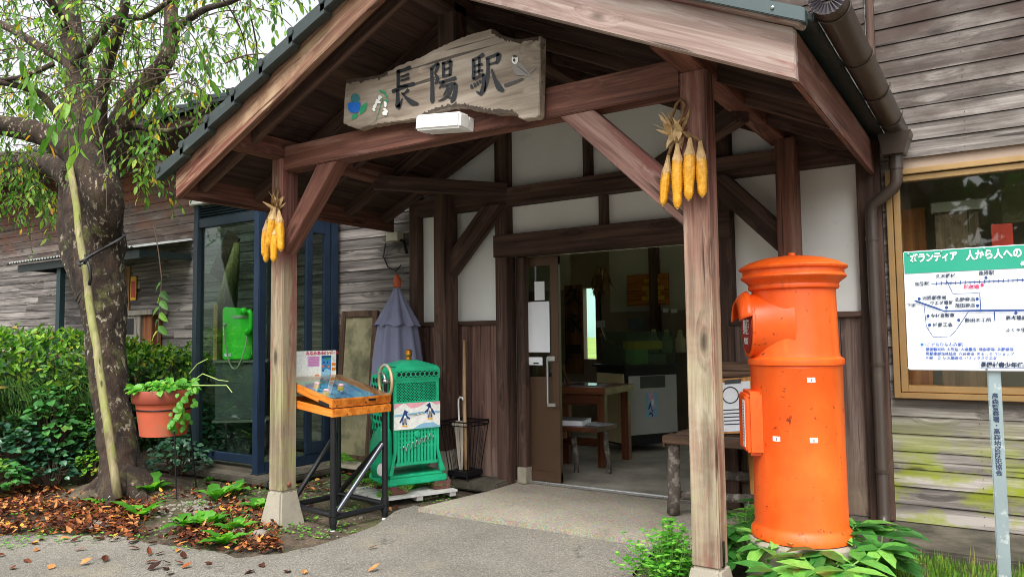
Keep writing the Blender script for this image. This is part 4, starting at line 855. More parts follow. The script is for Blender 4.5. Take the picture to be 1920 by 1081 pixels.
def loc(b, mx): b.v = [tuple(mx @ V(p)) for p in b.v]; return b
b = boxes(((-DX, 0, 0), (0, .018, .05)), ((-DX, DY-.018, 0), (0, DY, .05)), ((-.02, .018, 0), (0, DY-.018, .05)), ((-DX, .018, 0), (-DX+.02, DY-.018, .05)), ((-DX+.02, .018, .004), (-.02, DY-.018, .012)))
b.build('tray', m_orange, pt_, mx=tm, bevel=.003)
tm2 = tilt(math.radians(12), .738) @ Matrix.Translation((-.006, 0, 0)); h = .055
b = boxes(((-DX, 0, 0), (0, .02, h)), ((-DX, DY-.02, 0), (0, DY, h)), ((-.022, .02, 0), (0, DY-.02, h)), ((-DX, .02, 0), (-DX+.022, DY-.02, h)))
cs = b.build('case', m_orange, pt_, mx=tm2, bevel=.003)
def sea():
    t = NT('playfield_print'); p = t.n('TexCoord').outputs['Object']; c = t.ramp(t.noise(p, 9, 4, .6, .6), [(.3, '#123f7c'), (.45, '#2f7fc0'), (.6, '#6fb6dc'), (.75, '#2c6aa0')])
    t.bsdf(c, .5); return t.m
boxes(((-DX+.022, .02, .018), (-.022, DY-.02, .022))).build('playfield', sea(), cs, mx=tm2)
pc = lambda x, y, k: tm2 @ V((-DX+.022+x*(DX-.044), .02+y*(DY-.04), .0225+k*.00015))
p = Paint(pc)
for k in range(26): p.blob(RN.choice(['deep', 'green', 'sea', 'navy', 'sky', 'deep']), ell(U(.05, .95), U(.05, .95), U(.03, .09), U(.012, .03), U(0, 3)))
for k in range(9): p.blob(RN.choice(['orange', 'pink', 'yellow', 'white']), ell(U(.05, .9), U(.1, .9), .018, .012, U(0, 3)))
p.blob('green', [(0, 0), (.12, .0), (.2, .35), (.1, .7), (0, .6)]).blob('dgrey', [(.75, 0), (1, 0), (1, 1), (.92, 1), (.88, .6), (.8, .3)])
p.build('playfield_print', cs)
for x, y in ((.45, .62), (.3, .3), (.62, .2)):
    c = tm2 @ V((-DX+.022+x*(DX-.044), .02+y*(DY-.04), .022)); bu = MB().lathe([(.022, 0), (.022, .022), (.02, .026)], 18, mx=Matrix.Translation(c) @ tm2.to_3x3().to_4x4()).build('bumper', PAL['yellow'], cs, auto=.6)
    MB().lathe([(.0205, .027), (.02, .034), (.012, .039), (.001, .04)], 18, mx=Matrix.Translation(c) @ tm2.to_3x3().to_4x4()).build('cap', PAL['pink'], bu, smooth=True)
boxes(((-DX+.004, .004, h+.001), (-.004, DY-.004, h+.006))).build('glass_lid', glassmat('lid_glass', '#f2faf6', .07, .5), cs, mx=tm2)
b = boxes(((-.03, .003, -.002), (-.002, .006, .02))); b.v = [tuple(tm2 @ V((x*4-.02, y-.008, z))) for x, y, z in b.v]; b.build('latch', m_black, cs)
b = MB(); b.box((-.004, .28, .0), (.004, .34, .012), tm2 @ Matrix.Translation((.001, 0, .03))); b.build('slot', m_black, cs)
# poster standing at its far end
po_t = thing('pinball_poster', 'white instruction poster with a blue sea picture standing on the pinball table', 'poster', (-3.95, 3.4, .88))
xp = -DX+.012; A0, A1, zc, zt = .06, .43, .87, 1.09
boxes(((xp-.006, A0, zc), (xp, A1, zt))).build('panel', PAL['white'], po_t, mx=PM)
pcv = lambda x, y, k: PM @ V((xp+.001+k*.0002, A0+(A1-A0)*x, zc+(zt-zc)*y))
p = Paint(pcv); p.blob('lilac', [(.36, .5), (.62, .5), (.62, .82), (.36, .82)]).blob('sea', [(.665, .12), (.885, .12), (.885, .84), (.665, .84)]).blob('deep', [(.665, .75), (.885, .75), (.885, .84), (.665, .84)]).blob('green', [(.7, .72), (.885, .72), (.885, .77), (.7, .75)]).blob('sky', [(.665, .12), (.885, .12), (.885, .35), (.78, .42), (.665, .33)])
for x, y, c in ((.72, .62, 'deep'), (.8, .62, 'navy'), (.75, .5, 'red'), (.83, .48, 'orange'), (.7, .36, 'navy'), (.69, .5, 'orange'), (.86, .2, 'orange')): p.blob(c, ell(x, y, .02, .035))
for x, y in ((.94, .55), (.94, .4), (.95, .17), (.82, .06), (.71, .05), (.56, .1), (.56, .2), (.42, .1)): p.blob('orange', [(x-.045, y-.05), (x+.045, y-.05), (x+.05, y+.04), (x-.045, y+.05)])
for i in range(6): p.line('magenta', [(.38, .8-i*.05), (.6, .8-i*.05)], [.008, .008]); p.line('grey', [(.9, .8-i*.03), (.98, .8-i*.03)], [.006, .006])
p.build('poster_print', po_t)
text('みなみあそ', .03, PAL['magenta'], po_t, PM @ facing((xp+.003, A0+.52*(A1-A0), zt-.018), 1, 0), 'lettering', .0008); text('カルデラ', .017, PAL['grey'], po_t, PM @ facing((xp+.003, A0+.725*(A1-A0), zt-.02), 1, 0), 'lettering'); text('ピンボール', .026, PAL['red'], po_t, PM @ facing((xp+.003, A0+.88*(A1-A0), zt-.018), 1, 0), 'lettering', .0008)
# ---------------------------------------------------------------- green ice shaver
e_ = V((.41, .91, 0)).normalized(); n_ = V((e_.y, -e_.x, 0)); sc0 = V((-3.635, 4.23, 0))
sm = Matrix.Identity(4)
for i in range(3): sm[i][0], sm[i][1], sm[i][2], sm[i][3] = e_[i], -n_[i], (0, 0, 1)[i], sc0[i]
st = thing('ice_shaver', 'ornate jade green cast iron ice shaver with a side flywheel and a penguin panel', 'ice shaver', (sc0.x, sc0.y, .1))
def jade(holes=None):
    t = NT('jade_paint'); p = t.n('TexCoord').outputs['Object']; n = t.noise(p, 6, 5, .6); c = t.ramp(n, [(.3, '#17a878'), (.55, '#22bd8a'), (.75, '#3bcd9c')])
    c = t.mix(t.rng(t.noise(p, 35, 5, .7), .68, .72, 0., .8), c, lin('#6b4a33'))
    t.bsdf(c, .38, 0, t.bump(t.noise(p, 25, 3), .15, .004)); return t.m
m_jade = jade(); m_shade = flat('recess_shade', '#0b1f18', .8)  # near-black green stands for shade in recesses and openings
def B_(*bs): return boxes(*bs)
B_(((-.235, -.02, .105), (.235, .36, .155)), ((-.215, .0, .155), (.215, .34, .175))).build('base_plate', m_jade, st, mx=sm, bevel=.008)
b = MB()
for s in (-1, 1):                                                    # flared front corner legs
    o = [(s*.16, .62), (s*.182, .62), (s*.182, .34), (s*.204, .26), (s*.235, .175), (s*.19, .175), (s*.178, .26), (s*.16, .34)]
    b.prism(o if s > 0 else o[::-1], .03, Matrix.Translation((0, .0, 0))); b.prism(o if s > 0 else o[::-1], .03, Matrix.Translation((0, .29, 0)))
b.box((-.182, .0, .62), (-.16, .03, .9)); b.box((.16, .0, .62), (.182, .03, .9)); b.box((-.17, .002, .24), (.17, .026, .265)); b.box((-.17, .002, .49), (.17, .026, .51)); b.box((-.17, .002, .69), (.17, .026, .705)); b.box((-.17, .002, .84), (.17, .03, .9))
b.build('frame', m_jade, st, mx=sm, bevel=.004)
b = MB(); b.box((-.19, .05, .24), (.19, .28, .88)); b.build('shade_block', m_shade, st, mx=sm)  # solid dark block, its colour standing for shade behind the grille
b = MB()                                                             # lower grille of upright bars, lattice above
for k in range(12): x = -.147+k*.0267; b.box((x-.0085, .004, .265), (x+.0085, .02, .49))
for k in range(4): b.box((-.16, .009, .37+k*.032), (.16, .017, .382+k*.032))
b.build('grille', m_jade, st, mx=sm)
b = MB()
for i in range(-26, 27):                                            # woven mesh of two diagonal sets of strips
    for s in (-1, 1):
        x0 = i*.021; z0, z1 = .70, .845; dx = (z1-z0)
        a0, a1 = x0, x0+s*dx
        t0, t1 = 0, 1
        lo, hi = -.16, .16
        if a0 < lo: t0 = (lo-a0)/(a1-a0) if a1 > lo else 2
        elif a0 > hi: t0 = (hi-a0)/(a1-a0) if a1 < hi else 2
        if a1 > hi: t1 = (hi-a0)/(a1-a0)
        elif a1 < lo: t1 = (lo-a0)/(a1-a0)
        if t0 < t1 <= 1: b.bar((a0+(a1-a0)*t0, .012+s*.001, z0+dx*t0), (a0+(a1-a0)*t1, .012+s*.001, z0+dx*t1), .004, .0062, (0, -1, 0)) if t1-t0 > .03 else None
b.build('mesh_panel', m_jade, st, mx=sm)
b = MB(); pr = [(-.2, .0), (.2, .0)]
o = [(-.19, .86), (-.19, .93), (-.185, .95), (-.17, .962), (.17, .962), (.185, .95), (.19, .93), (.19, .86)]
b.prism(o, .32, Matrix.Translation((0, -.01, 0))); tp = b.build('hood', m_jade, st, mx=sm, bevel=.01)
b = MB()
for k in range(9):
    x = -.15+k*.0375; 
    for a in range(10): t0, t1 = a*2*PI/10, (a+1)*2*PI/10; b.bar((x+.019*math.cos(t0), -.013, .905+.019*math.sin(t0)), (x+.019*math.cos(t1), -.013, .905+.019*math.sin(t1)), .006, .009, (0, -1, 0))
b2 = MB(); b2.box((-.168, -.0112, .882), (.168, -.0105, .928)); b2.build('frieze_shade', m_shade, tp, mx=sm)  # dark strip on the solid hood, painted as shade behind the scrolls
b.build('scroll_frieze', m_jade, tp, mx=sm)
b = MB(); b.add([sm @ V(q) for q in ((-.18, .01, .962), (.18, .01, .962), (.18, .29, .962), (-.18, .29, .962), (-.05, .1, 1.005), (.05, .1, 1.005), (.05, .2, 1.005), (-.05, .2, 1.005))], [(0, 1, 5, 4), (1, 2, 6, 5), (2, 3, 7, 6), (3, 0, 4, 7), (4, 5, 6, 7)]); b.build('dome', m_jade, tp)
b = MB(); b.lathe([(.03, 1.005), (.02, 1.02), (.016, 1.03), (.026, 1.035), (.028, 1.055), (.022, 1.062), (.027, 1.07), (.02, 1.082), (.001, 1.084)], 20, mx=sm @ Matrix.Translation((0, .15, 0))); b.build('brass_knob', flat('brass', '#b07a2c', .35, .7, var=.15), tp, smooth=True)
# side gear case, side panel with painted openings, wheel
b = MB(); b.prism([(-.24, .2), (-.2, .2), (-.2, .9), (-.235, .9)], .26, Matrix.Translation((0, .04, 0))); b.build('side_panel', m_jade, st, mx=sm, bevel=.006)
b = MB()
for i in range(4):
    for j in range(9):
        if j not in (0,): b.lathe([(.021, 0), (.001, .001)], 6, mx=sm @ Matrix.Translation((-.2425+(.0), .075+i*.058+(.029 if j % 2 else 0), .42+j*.055)) @ Matrix.Rotation(-PI/2, 4, 'Y'), close=False)
b.build('painted_opening', m_shade, st)  # flat dark discs painted as shaded openings on a solid panel
b = MB(); b.tube([(-.255, .06, .18), (-.265, .06, .3), (-.265, .05, .42), (-.255, .03, .5), (-.25, .0, .53)], [.07, .085, .08, .06, .03], 18); b.v = [tuple(sm @ V(p)) for p in b.v]; gc = b.build('gear_case', m_jade, st, smooth=True)
b = MB(); b.tube([sm @ V((-.25, .0, .5)), sm @ V((-.25, .0, .84))], .013, 12); b.tube([sm @ V((-.19, .0, .86)), sm @ V((-.265, .0, .86))], .016, 12); b.build('shaft', m_black, st, auto=.6)
wc = sm @ Matrix.Translation((-.25, .0, .86)) @ Matrix.Rotation(PI/2, 4, 'Y') @ Matrix.Rotation(.0, 4, 'Z')
b = MB(); b.lathe([(.112, -.009), (.124, -.011), (.13, 0), (.124, .011), (.112, .009), (.108, 0), (.112, -.009)], 48, mx=wc, close=False); wh = b.build('flywheel', flat('wheel_cream', '#cbb48a', .4, .2, var=.2, dirt=('#b9bcbc', .5, .6, 12)), st, smooth=True)
b = MB()
for s in (0, 1, 2):
    pts = [wc @ Matrix.Rotation(s*2*PI/3, 4, 'Z') @ V((.11*t, .03*math.sin(PI*t), 0)) for t in [k/8 for k in range(9)]]; b.tube(pts, [.012]*4+[.009]*5, 8)
b.sphere(wc @ V((0, 0, 0)), .022, 12, 8); b.build('spokes', m_steel, wh, smooth=True)
b = MB(); b.tube([sm @ V((-.31, .05, .5)), sm @ V((-.335, .04, .58)), sm @ V((-.35, .03, .63))], .008, 8); cr = b.build('crank', m_jade, st, smooth=True); b = MB(); b.sphere(sm @ V((-.353, .028, .65)), .026, 14, 10); b.build('blue_knob', flat('knob_blue', '#6fa2d8', .35), cr, smooth=True)
b = MB(); b.lathe([(.03, 0), (.03, .008), (.026, .012), (.001, .012)], 18, mx=sm @ Matrix.Translation((-.3, -.03, .24)) @ Matrix.Rotation(PI/2, 4, 'X') @ Matrix.Diagonal((1, 1.5, 1, 1))); b.build('white_cap', m_white, st, smooth=True)
# penguin panel and wire script
pn = boxes(((-.185, -.008, .505), (.185, -.003, .695))).build('penguin_panel', PAL['white'], st, mx=sm)
pcv = lambda x, y, k: sm @ V((-.185+.37*x, -.009-k*.0002, .505+.19*y))
p = Paint(pcv); p.blob('pink', [(0, .8), (.12, .93), (.2, 1), (0, 1)]).blob('pink', [(.22, 1), (.35, .8), (.5, .82), (.65, .95), (.72, 1)]).blob('pink', [(.8, 1), (.9, .88), (1, .9), (1, 1)]).blob('sky', [(0, .5), (.3, .52), (.6, .56), (1, .55), (1, .62), (.6, .65), (.25, .6), (0, .58)]).blob('sky', [(.5, .12), (.62, .2), (.85, .2), (.95, .08), (1, .06), (1, 0), (.4, .0)])
def peng(x, y, s, f):
    p.blob('navy', [(x-.055*s, y+.1), (x-.05*s, y+.42), (x-.02*s, y+.62), (x+.0, y+.68), (x+.04*f*s, y+.62), (x+.085*f*s, y+.58), (x+.05*s*f, y+.55), (x+.05*s, y+.35), (x+.05*s, y+.1)])
    p.blob('navy', [(x-.05*f*s, y+.45), (x-.12*f*s, y+.2), (x-.09*f*s, y+.18), (x-.04*f*s, y+.32)]).blob('navy', [(x+.04*f*s, y+.46), (x+.12*f*s, y+.34), (x+.11*f*s, y+.29), (x+.03*f*s, y+.34)])
    p.blob('white', ell(x+.005*f, y+.28, .034*s, .19)); p.blob('grey', ell(x+.005*f, y+.24, .024*s, .13)); p.blob('yellow', ell(x-.03, y+.06, .03, .03)).blob('yellow', ell(x+.03, y+.05, .03, .03))
peng(.22, .08, 1, 1); peng(.77, .3, 1.0, -1)
p.line('dgrey', [(.3, .55), (.45, .53), (.62, .6)], [.05, .05, .05]).line('white', [(.3, .55), (.45, .53), (.62, .6)], [.02, .02, .02])
p.build('penguin_print', pn)
b = MB(); pts = [sm @ V((-.12+.25*t, -.006, .36+.09*t+.022*math.sin(t*44))) for t in [k/70 for k in range(71)]]; b.tube(pts, .003, 6); b.build('wire_script', m_steel, st, smooth=True)
b = MB(); b.lathe([(.026, 0), (.022, .006), (.001, .008)], 16, mx=sm @ Matrix.Translation((0, -.0, .462)) @ Matrix.Rotation(PI/2, 4, 'X')); b.build('round_boss', m_jade, st)
# pallet and bricks under it
pal = thing('slatted_pallet', 'low white slatted pallet under the jade ice shaver', 'pallet', (sc0.x, sc0.y, 0))
for k in range(5): b = MB(); b.box((-.36, -.1+k*.11, .03), (.28, -.02+k*.11, .045)); b.build('slat', flat('white_worn_paint', '#c9c8c4', .7, var=.2, scale=18), pal, mx=sm)
b = MB()
for x in (-.34, -.05, .22): b.box((x, -.095, .0), (x+.05, .42, .0295))
b.build('bearer', flat('white_worn_paint', '#b5b3ae', .7, var=.2, scale=18), pal, mx=sm)
m_brick = flat('dark_red_brick', '#6d4740', .9, var=.25, scale=16, bump=.5)
bk0 = None
for i, (x, y) in enumerate(((-.22, -.03), (.13, -.03), (-.22, .25), (.13, .25))):
    b = MB(); b.box((0, 0, 0), (.13, .1, .058)); o = b.build('brick', m_brick, None, mx=sm @ Matrix.Translation((x, y, .0465)), bevel=.005)
    tag(o, ['dark red brick under the near left corner of the ice shaver', 'dark red brick under the near right corner of the ice shaver', 'dark red brick under the back left corner of the ice shaver', 'dark red brick under the back right corner of the ice shaver'][i], 'brick', 'bricks under the ice shaver')
# ---------------------------------------------------------------- parasol
pa = thing('parasol', 'closed blue grey parasol with an orange finial standing behind the ice shaver', 'parasol', (-4.22, 4.66, 0))
def pleat(prof, n=96, q=9, seed=0.):
    b = MB(); vs = []
    for i, (r, z, a) in enumerate(prof):
        for k in range(n):
            t = 2*PI*k/n; rr = .92*r*(1+a*math.cos(q*t+.6*math.sin(3*t+seed)+z*1.5)+.3*a*NZ.noise(V((math.cos(t)*3, math.sin(t)*3, z*3+seed)))); vs.append((-4.22+rr*math.cos(t), 4.66+rr*math.sin(t)*.8, z+(.01*math.cos(q*t) if i == len(prof)-1 else 0)))
    b.add(vs, [(i*n+k, i*n+(k+1) % n, (i+1)*n+(k+1) % n, (i+1)*n+k) for i in range(len(prof)-1) for k in range(n)]); return b
m_fab = flat('blue_grey_canvas', '#7d8099', .9, var=.1, scale=7, bump=.15)
pleat([(.02, 1.6, 0), (.035, 1.58, .05), (.075, 1.5, .1), (.12, 1.42, .14), (.165, 1.34, .17), (.215, 1.275, .12)]).build('top_flounce', m_fab, pa, smooth=True)
pleat([(.14, 1.36, .1), (.175, 1.28, .12), (.2, 1.15, .12), (.225, 1.0, .12), (.24, .85, .12), (.262, .7, .13), (.27, .62, .13)], seed=4.).build('canopy', m_fab, pa, smooth=True)
b = MB(); b.lathe([(.028, 1.595), (.034, 1.61), (.03, 1.63), (.038, 1.64), (.034, 1.655), (.022, 1.68), (.012, 1.705), (.001, 1.71)], 20, c=(-4.22, 4.66, 0)); b.build('finial', flat('orange_finial', '#b5532c', .5, var=.2), pa, smooth=True)
MB().tube([(-4.22, 4.66, .05), (-4.22, 4.66, 1.6)], .022, 14).build('pole', wood('pole_wood', ('#6a4a30', '#8d6845', '#a5805a'), axis='Z', knots=.2), pa, smooth=True)
MB().lathe([(.2, .03), (.2, .09), (.17, .11), (.04, .12), (.04, .25), (.001, .25)], 28, c=(-4.22, 4.66, 0)).build('base', m_conc, pa, auto=.6)
# leaning framed board
lf = thing('framed_board', 'old dark framed board leaning against the grey siding behind the parasol', 'board', (-4.95, 4.9, .06))
fm = frame((-5.16, 4.82, .07), (-4.70, 4.82, .07), (0, .1, 1.28)); FW, FH = .46, 1.36
fr = MB()
for a, c in (((0, -.0, 0), (.06, .03, FH)), ((FW-.06, 0, 0), (FW, .03, FH)), ((.06, 0, 0), (FW-.06, .03, .06)), ((.06, 0, FH-.06), (FW-.06, .03, FH))): fr.box(a, c)
fr.build('frame', wood('dark_frame', ('#2f241c', '#4c3b2e', '#5e4a3b'), axis='Z', knots=.2), lf, mx=fm, bevel=.004)
fr = MB(); fr.box((.06, .012, .06), (FW-.06, .02, FH-.06)); fr.build('panel', flat('faded_panel', '#8a8468', .35, var=.3, scale=2.5, dirt=('#5c5a45', .45, .6, 3)), lf, mx=fm)
tag(boxes(((-4.93, 4.62, .051), (-4.6, 4.8, .085))).build('paving_slab', m_conc, None, bevel=.005), 'pale concrete slab lying under the framed board by the siding', 'slab')
# ---------------------------------------------------------------- umbrella stand with stick and umbrella
us = thing('umbrella_stand', 'black wire umbrella stand beside the wainscot left of the door', 'stand', (-3.56, 4.7, .076))
ux, uy = -3.55, 4.70; b = MB()
def rr(x, y, z, w, r=.0045, bb=b): bb.tube([(x-w, y-w, z), (x+w, y-w, z), (x+w, y+w, z), (x-w, y+w, z), (x-w, y-w, z)], r, 6)
rr(ux, uy, .52, .135, .006); rr(ux, uy, .49, .132); rr(ux, uy, .12, .085, .006)
for k in range(7):
    for s in range(4):
        t = -1+2*k/6; q = {0: (t, -1), 1: (t, 1), 2: (-1, t), 3: (1, t)}[s]; b.tube([(ux+q[0]*.135, uy+q[1]*.135, .52), (ux+q[0]*.085, uy+q[1]*.085, .12)], .0018 if abs(t) < 1 else .0035, 5)
b.build('basket', m_blackmetal, us); b = MB(); b.box((ux-.1, uy-.1, .1), (ux+.1, uy+.1, .14)); b.build('tray', m_blackmetal, us, bevel=.004)
b = MB()
for x in (-.08, .08):
    for y in (-.08, .08): b.tube([(ux+x, uy+y, .077), (ux+x, uy+y, .12)], .01, 8)
b.build('foot', m_blackmetal, us)
sk = tag(MB().tube([(-3.53, 4.69, .142), (-3.575, 4.73, .6), (-3.625, 4.8, 1.15)], [.016, .015, .012], 10, wob=.3).build('walking_stick', wood('bamboo', ('#8a6d4c', '#b0926c', '#c7ab85'), axis='Z', knots=.4), None, smooth=True), 'pale wooden walking stick leaning in the wire umbrella stand', 'stick')
um = thing('umbrella', 'folded beige umbrella with white hooked handle in the wire stand', 'umbrella', (-3.57, 4.72, .142))
b = MB(); n = 28; vs = []; prof = [(.012, .145), (.02, .22), (.027, .33), (.033, .42), (.038, .47), (.055, .5), (.018, .52)]
u0, u1 = V((-3.56, 4.66, .142)), V((-3.62, 4.7, .85)); fx = frame(u0, u1)
for r, z in prof:
    for k in range(n): t = 2*PI*k/n; q = r*(1+.25*math.cos(6*t)); vs.append(fx @ V((z-.142, q*math.cos(t), q*math.sin(t))))
b.add(vs, [(i*n+k, i*n+(k+1) % n, (i+1)*n+(k+1) % n, (i+1)*n+k) for i in range(len(prof)-1) for k in range(n)]); b.build('canopy', flat('beige_canvas', '#a39a8c', .8, var=.15), um, smooth=True)
b = MB(); b.tube([fx @ V((x, y, 0)) for x, y in ((0, 0), (.3, 0), (.5, 0), (.545, .004), (.56, .02), (.555, .04), (.535, .05))], .007, 8); b.build('handle', m_white, um, smooth=True)
# ---------------------------------------------------------------- flower pot on a wire stand
cx, cy = -5.43, 3.34
ps = thing('plant_stand', 'black wire plant stand with three thin legs beside the cherry tree', 'stand', (cx, cy, .02))
b = MB(); R0 = .196
for k, (fx_, fy_) in enumerate(((-5.66, 3.24), (-5.15, 3.28), (-5.42, 3.62))):
    a = math.atan2(fy_-cy, fx_-cx); t = V((cx+(R0+.004)*math.cos(a), cy+(R0+.004)*math.sin(a), .655)); MB().tube([(fx_, fy_, .0), t], .0055, 7).build('leg', m_blackmetal, ps)
b.tube([(cx+R0*math.cos(2*PI*k/36), cy+R0*math.sin(2*PI*k/36), .65) for k in range(37)], .006, 7); b.build('ring', m_blackmetal, ps)
m_terra = flat('terracotta', '#bf5a3c', .75, var=.12, scale=6, dirt=('#a5654a', .55, .7, 5)); m_rim = flat('wet_terracotta', '#8a3d2b', .55, var=.12, scale=6)
fp = thing('flower_pot', 'terracotta flower pot with a darker rim held up in the wire stand', 'pot', (cx, cy, .45))
MB().lathe([(.16, .455), (.166, .45), (.2, .69), (.218, .70), (.215, .705), (.2, .705)], 48, c=(cx, cy, 0), close=False).build('body', m_terra, fp, auto=.7)
MB().lathe([(.16, .456), (.001, .456)], 48, c=(cx, cy, 0), close=False).build('bottom', m_terra, fp)
MB().lathe([(.2, .70), (.221, .70), (.228, .715), (.231, .79), (.226, .797), (.212, .795), (.208, .74), (.001, .742)], 48, c=(cx, cy, 0), close=False).build('rim', m_rim, fp, auto=.7)
# ---------------------------------------------------------------- bench of logs with things on it
m_bark = flat('peeling_bark', '#5b524b', .9, var=.35, scale=16, bump=.8, dirt=('#8d857c', .5, .6, 20)); m_cutw = flat('cut_wood', '#a87c4b', .8, var=.15)
bn = thing('log_bench', 'rustic bench of bark covered logs and a dark split plank by the door', 'bench', (-1.4, 4.55, .06))
def log(name, p0, p1, r, w=.12): 
    b = MB(); p0, p1 = V(p0), V(p1); pts = [p0+(p1-p0)*k/8+V((U(-.006, .006), U(-.006, .006), 0)) for k in range(9)]; b.tube(pts, [r*U(.93, 1.07) for _ in range(9)], 16, wob=w, seed=U(0, 50)); return b.build(name, m_bark, bn, smooth=True)
log('leg', (-1.765, 4.50, .06), (-1.74, 4.47, .5), .04); log('leg', (-1.7, 4.8, .06), (-1.69, 4.8, .5), .035); log('leg', (-1.02, 4.46, .06), (-1.03, 4.45, .5), .04); log('leg', (-1.05, 4.8, .06), (-1.05, 4.8, .5), .035)
log('stretcher', (-1.74, 4.52, .17), (-1.02, 4.56, .2), .028); log('rear_stretcher', (-1.7, 4.8, .26), (-1.05, 4.8, .28), .03)
m_seat = wood('split_plank', ('#3a2d25', '#5b4638', '#765d4b'), island=False, knots=.4)
timber('seat', (-1.79, 4.47, .525), (-.98, 4.47, .525), .14, .05, m_seat, bn); timber('seat', (-1.76, 4.63, .53), (-1.0, 4.63, .53), .13, .05, m_seat, bn); timber('seat', (-1.76, 4.78, .53), (-1.0, 4.78, .53), .12, .05, m_seat, bn)
b = MB(); b.tube([(-1.795, 4.47, .5), (-1.80, 4.47, .5)], .03, 12); b.build('cut_end', m_cutw, bn)
gb = thing('green_board', 'dark green board propped upright on the log bench', 'board', (-1.2, 4.72, .556))
gm2 = frame((-1.62, 4.66, .556), (-1.12, 4.66, .556), (0, .22, .97))
b = MB(); b.box((0, 0, 0), (.5, .014, .3)); b.build('panel', flat('board_green', '#1f4a3c', .6, var=.1), gb, mx=gm2, bevel=.002)
cbx = thing('clipboard', 'wooden clipboard holding a printed sheet leaning on the green board', 'clipboard', (-1.36, 4.6, .556))
cm = frame((-1.5, 4.575, .557), (-1.26, 4.575, .557), (0, .22, .97)) @ Matrix.Rotation(-.1, 4, 'Y')
b = MB(); b.box((0, 0, 0), (.24, .006, .34)); b.build('backing', wood('clip_wood', ('#9a6532', '#c28a50', '#d3a066'), axis='Z', knots=.1), cbx, mx=cm)
b = MB(); b.box((.012, -.0015, .012), (.225, -.0002, .315)); pg = b.build('sheet', m_paper, cbx, mx=cm)
b = MB(); b.box((.07, -.008, .305), (.17, -.0005, .33)); b.build('clip', m_black, cbx, mx=cm)
b = MB(); b.tube([cm @ V((.1+.05*math.cos(2*PI*k/20), -.003, .235+.05*math.sin(2*PI*k/20))) for k in range(21)], .0035, 6); b.build('ring_mark', m_black, pg)
b = MB()
for k in range(5): b.box((.05, -.0022, .14-k*.022), (.05+U(.1, .15), -.0016, .147-k*.022))
b.build('printed_lines', m_black, pg, mx=cm)
b = MB(); mm = frame((-1.42, 4.70, .07), (-1.34, 4.82, .5)); tag(timber('leaning_plank', (-1.27, 4.66, .075), (-1.33, 4.8, .52), .1, .02, wood('orange_plank', ('#8c5a2a', '#b8803f', '#cb9656'), island=False, knots=.3), None), 'orange brown plank leaning under the log bench', 'plank')
tag(timber('leaning_plank', (-1.075, 4.2, .07), (-1.02, 4.3, .62), .06, .03, wood('brown_plank', ('#6d4a34', '#936a4c', '#a67f60'), island=False, knots=.3), None), 'narrow brown plank standing close beside the orange postbox', 'plank')
bc = thing('back_panel', 'dark plank panel standing behind the log bench against the wall', 'panel', (-1.3, 4.8, .5))
boards_v(-1.44, -.9, .6, 1.24, 4.8, .12).build('boards', m_wainsR, bc); T('rail', (-1.46, 4.8, 1.25), (-.9, 4.8, 1.25), .05, .04, par=bc); T('stile', (-1.46, 4.81, .55), (-1.46, 4.81, 1.23), .05, .04, par=bc); boards_h(-1.62, -.95, .6, .9, 4.79, .1).build('lower_boards', [m_seat, m_nail], bc)
# ================================================================ inside the doorway
m_red = wood('red_table_wood', ('#43261a', '#643a26', '#7d4c32'), island=False, knots=.3, rough=.4)
wt = thing('wooden_table', 'brown wooden shop table standing inside the doorway', 'table', (-3.2, 6.0, .052))
timber('tabletop', (-4.1, 6.0, .70), (-2.82, 6.0, .70), .6, .06, m_red, wt)
for x in (-4.0, -3.25, -2.88):
    for y in ((5.76, 6.24) if x != -3.25 else (5.8,)): timber('leg', (x, y, .053), (x, y, .669), .07, .07, m_red, wt)
timber('stretcher', (-3.96, 5.75, .26), (-2.93, 5.75, .26), .03, .07, m_red, wt); timber('apron', (-4.0, 5.74, .62), (-2.9, 5.74, .62), .02, .09, m_red, wt)
q = at(1095, 728, Y=5.95); tag(boxes(((-3.3, 5.85, .731), (-3.0, 6.15, .737))).build('reflection_sheet', flat('glossy_reflection', '#5a6468', .08, .0), None), 'added glossy sheet for the daylight sleeve shining on the wooden table inside', 'glint')  # glossy sheet added in place of the daylight reflection on the tabletop
sl = thing('low_stool', 'low red brown stool with crooked bark legs in front of the table', 'stool', (-3.0, 5.35, .052))
timber('seat', (-3.45, 5.4, .435), (-2.66, 5.4, .435), .38, .035, m_red, sl); timber('apron', (-3.4, 5.26, .385), (-2.95, 5.26, .385), .03, .06, m_red, sl)
for x, y in ((-3.36, 5.26), (-2.965, 5.44), (-2.72, 5.53), (-3.3, 5.53)): 
    MB().tube([(x, y, .053), (x+.01, y, .15), (x-.01, y-.01, .28), (x, y-.03, .417)], [.024, .02, .022, .026], 10, wob=.25).build('leg', m_bark, sl, smooth=True)
mg = thing('magazine_stack', 'stack of pale magazines with grey covers on the low stool', 'magazines', (-3.0, 5.35, .453))
b = MB(); b.box((-.16, -.11, .453), (.16, .11, .492), turned((-3.0, 5.38, 0), .15)); b.build('pages', m_paper, mg); b = MB(); b.box((-.162, -.112, .4925), (.162, .112, .496), turned((-3.0, 5.38, 0), .15)); b.build('cover', flat('grey_cover', '#6d7478', .3, var=.3, scale=20), mg); b = MB(); b.box((-.12, -.09, .453), (.12, .09, .46), turned((-2.78, 5.45, 0), -.2)); b.build('loose_leaflet', flat('leaflet', '#8a8f94', .4, var=.3, scale=25), mg)
fz = thing('freezer_cabinet', 'pale freezer cabinet on castors with a small poster on its grey front', 'cabinet', (-2.95, 6.8, .052))
e2 = V((.17, .985, 0)).normalized()
fzm = Matrix.Identity(4); fo = V((-3.01, 6.53, 0)); dirs = (V((.5, .866, 0)), V((-.866, .5, 0)))
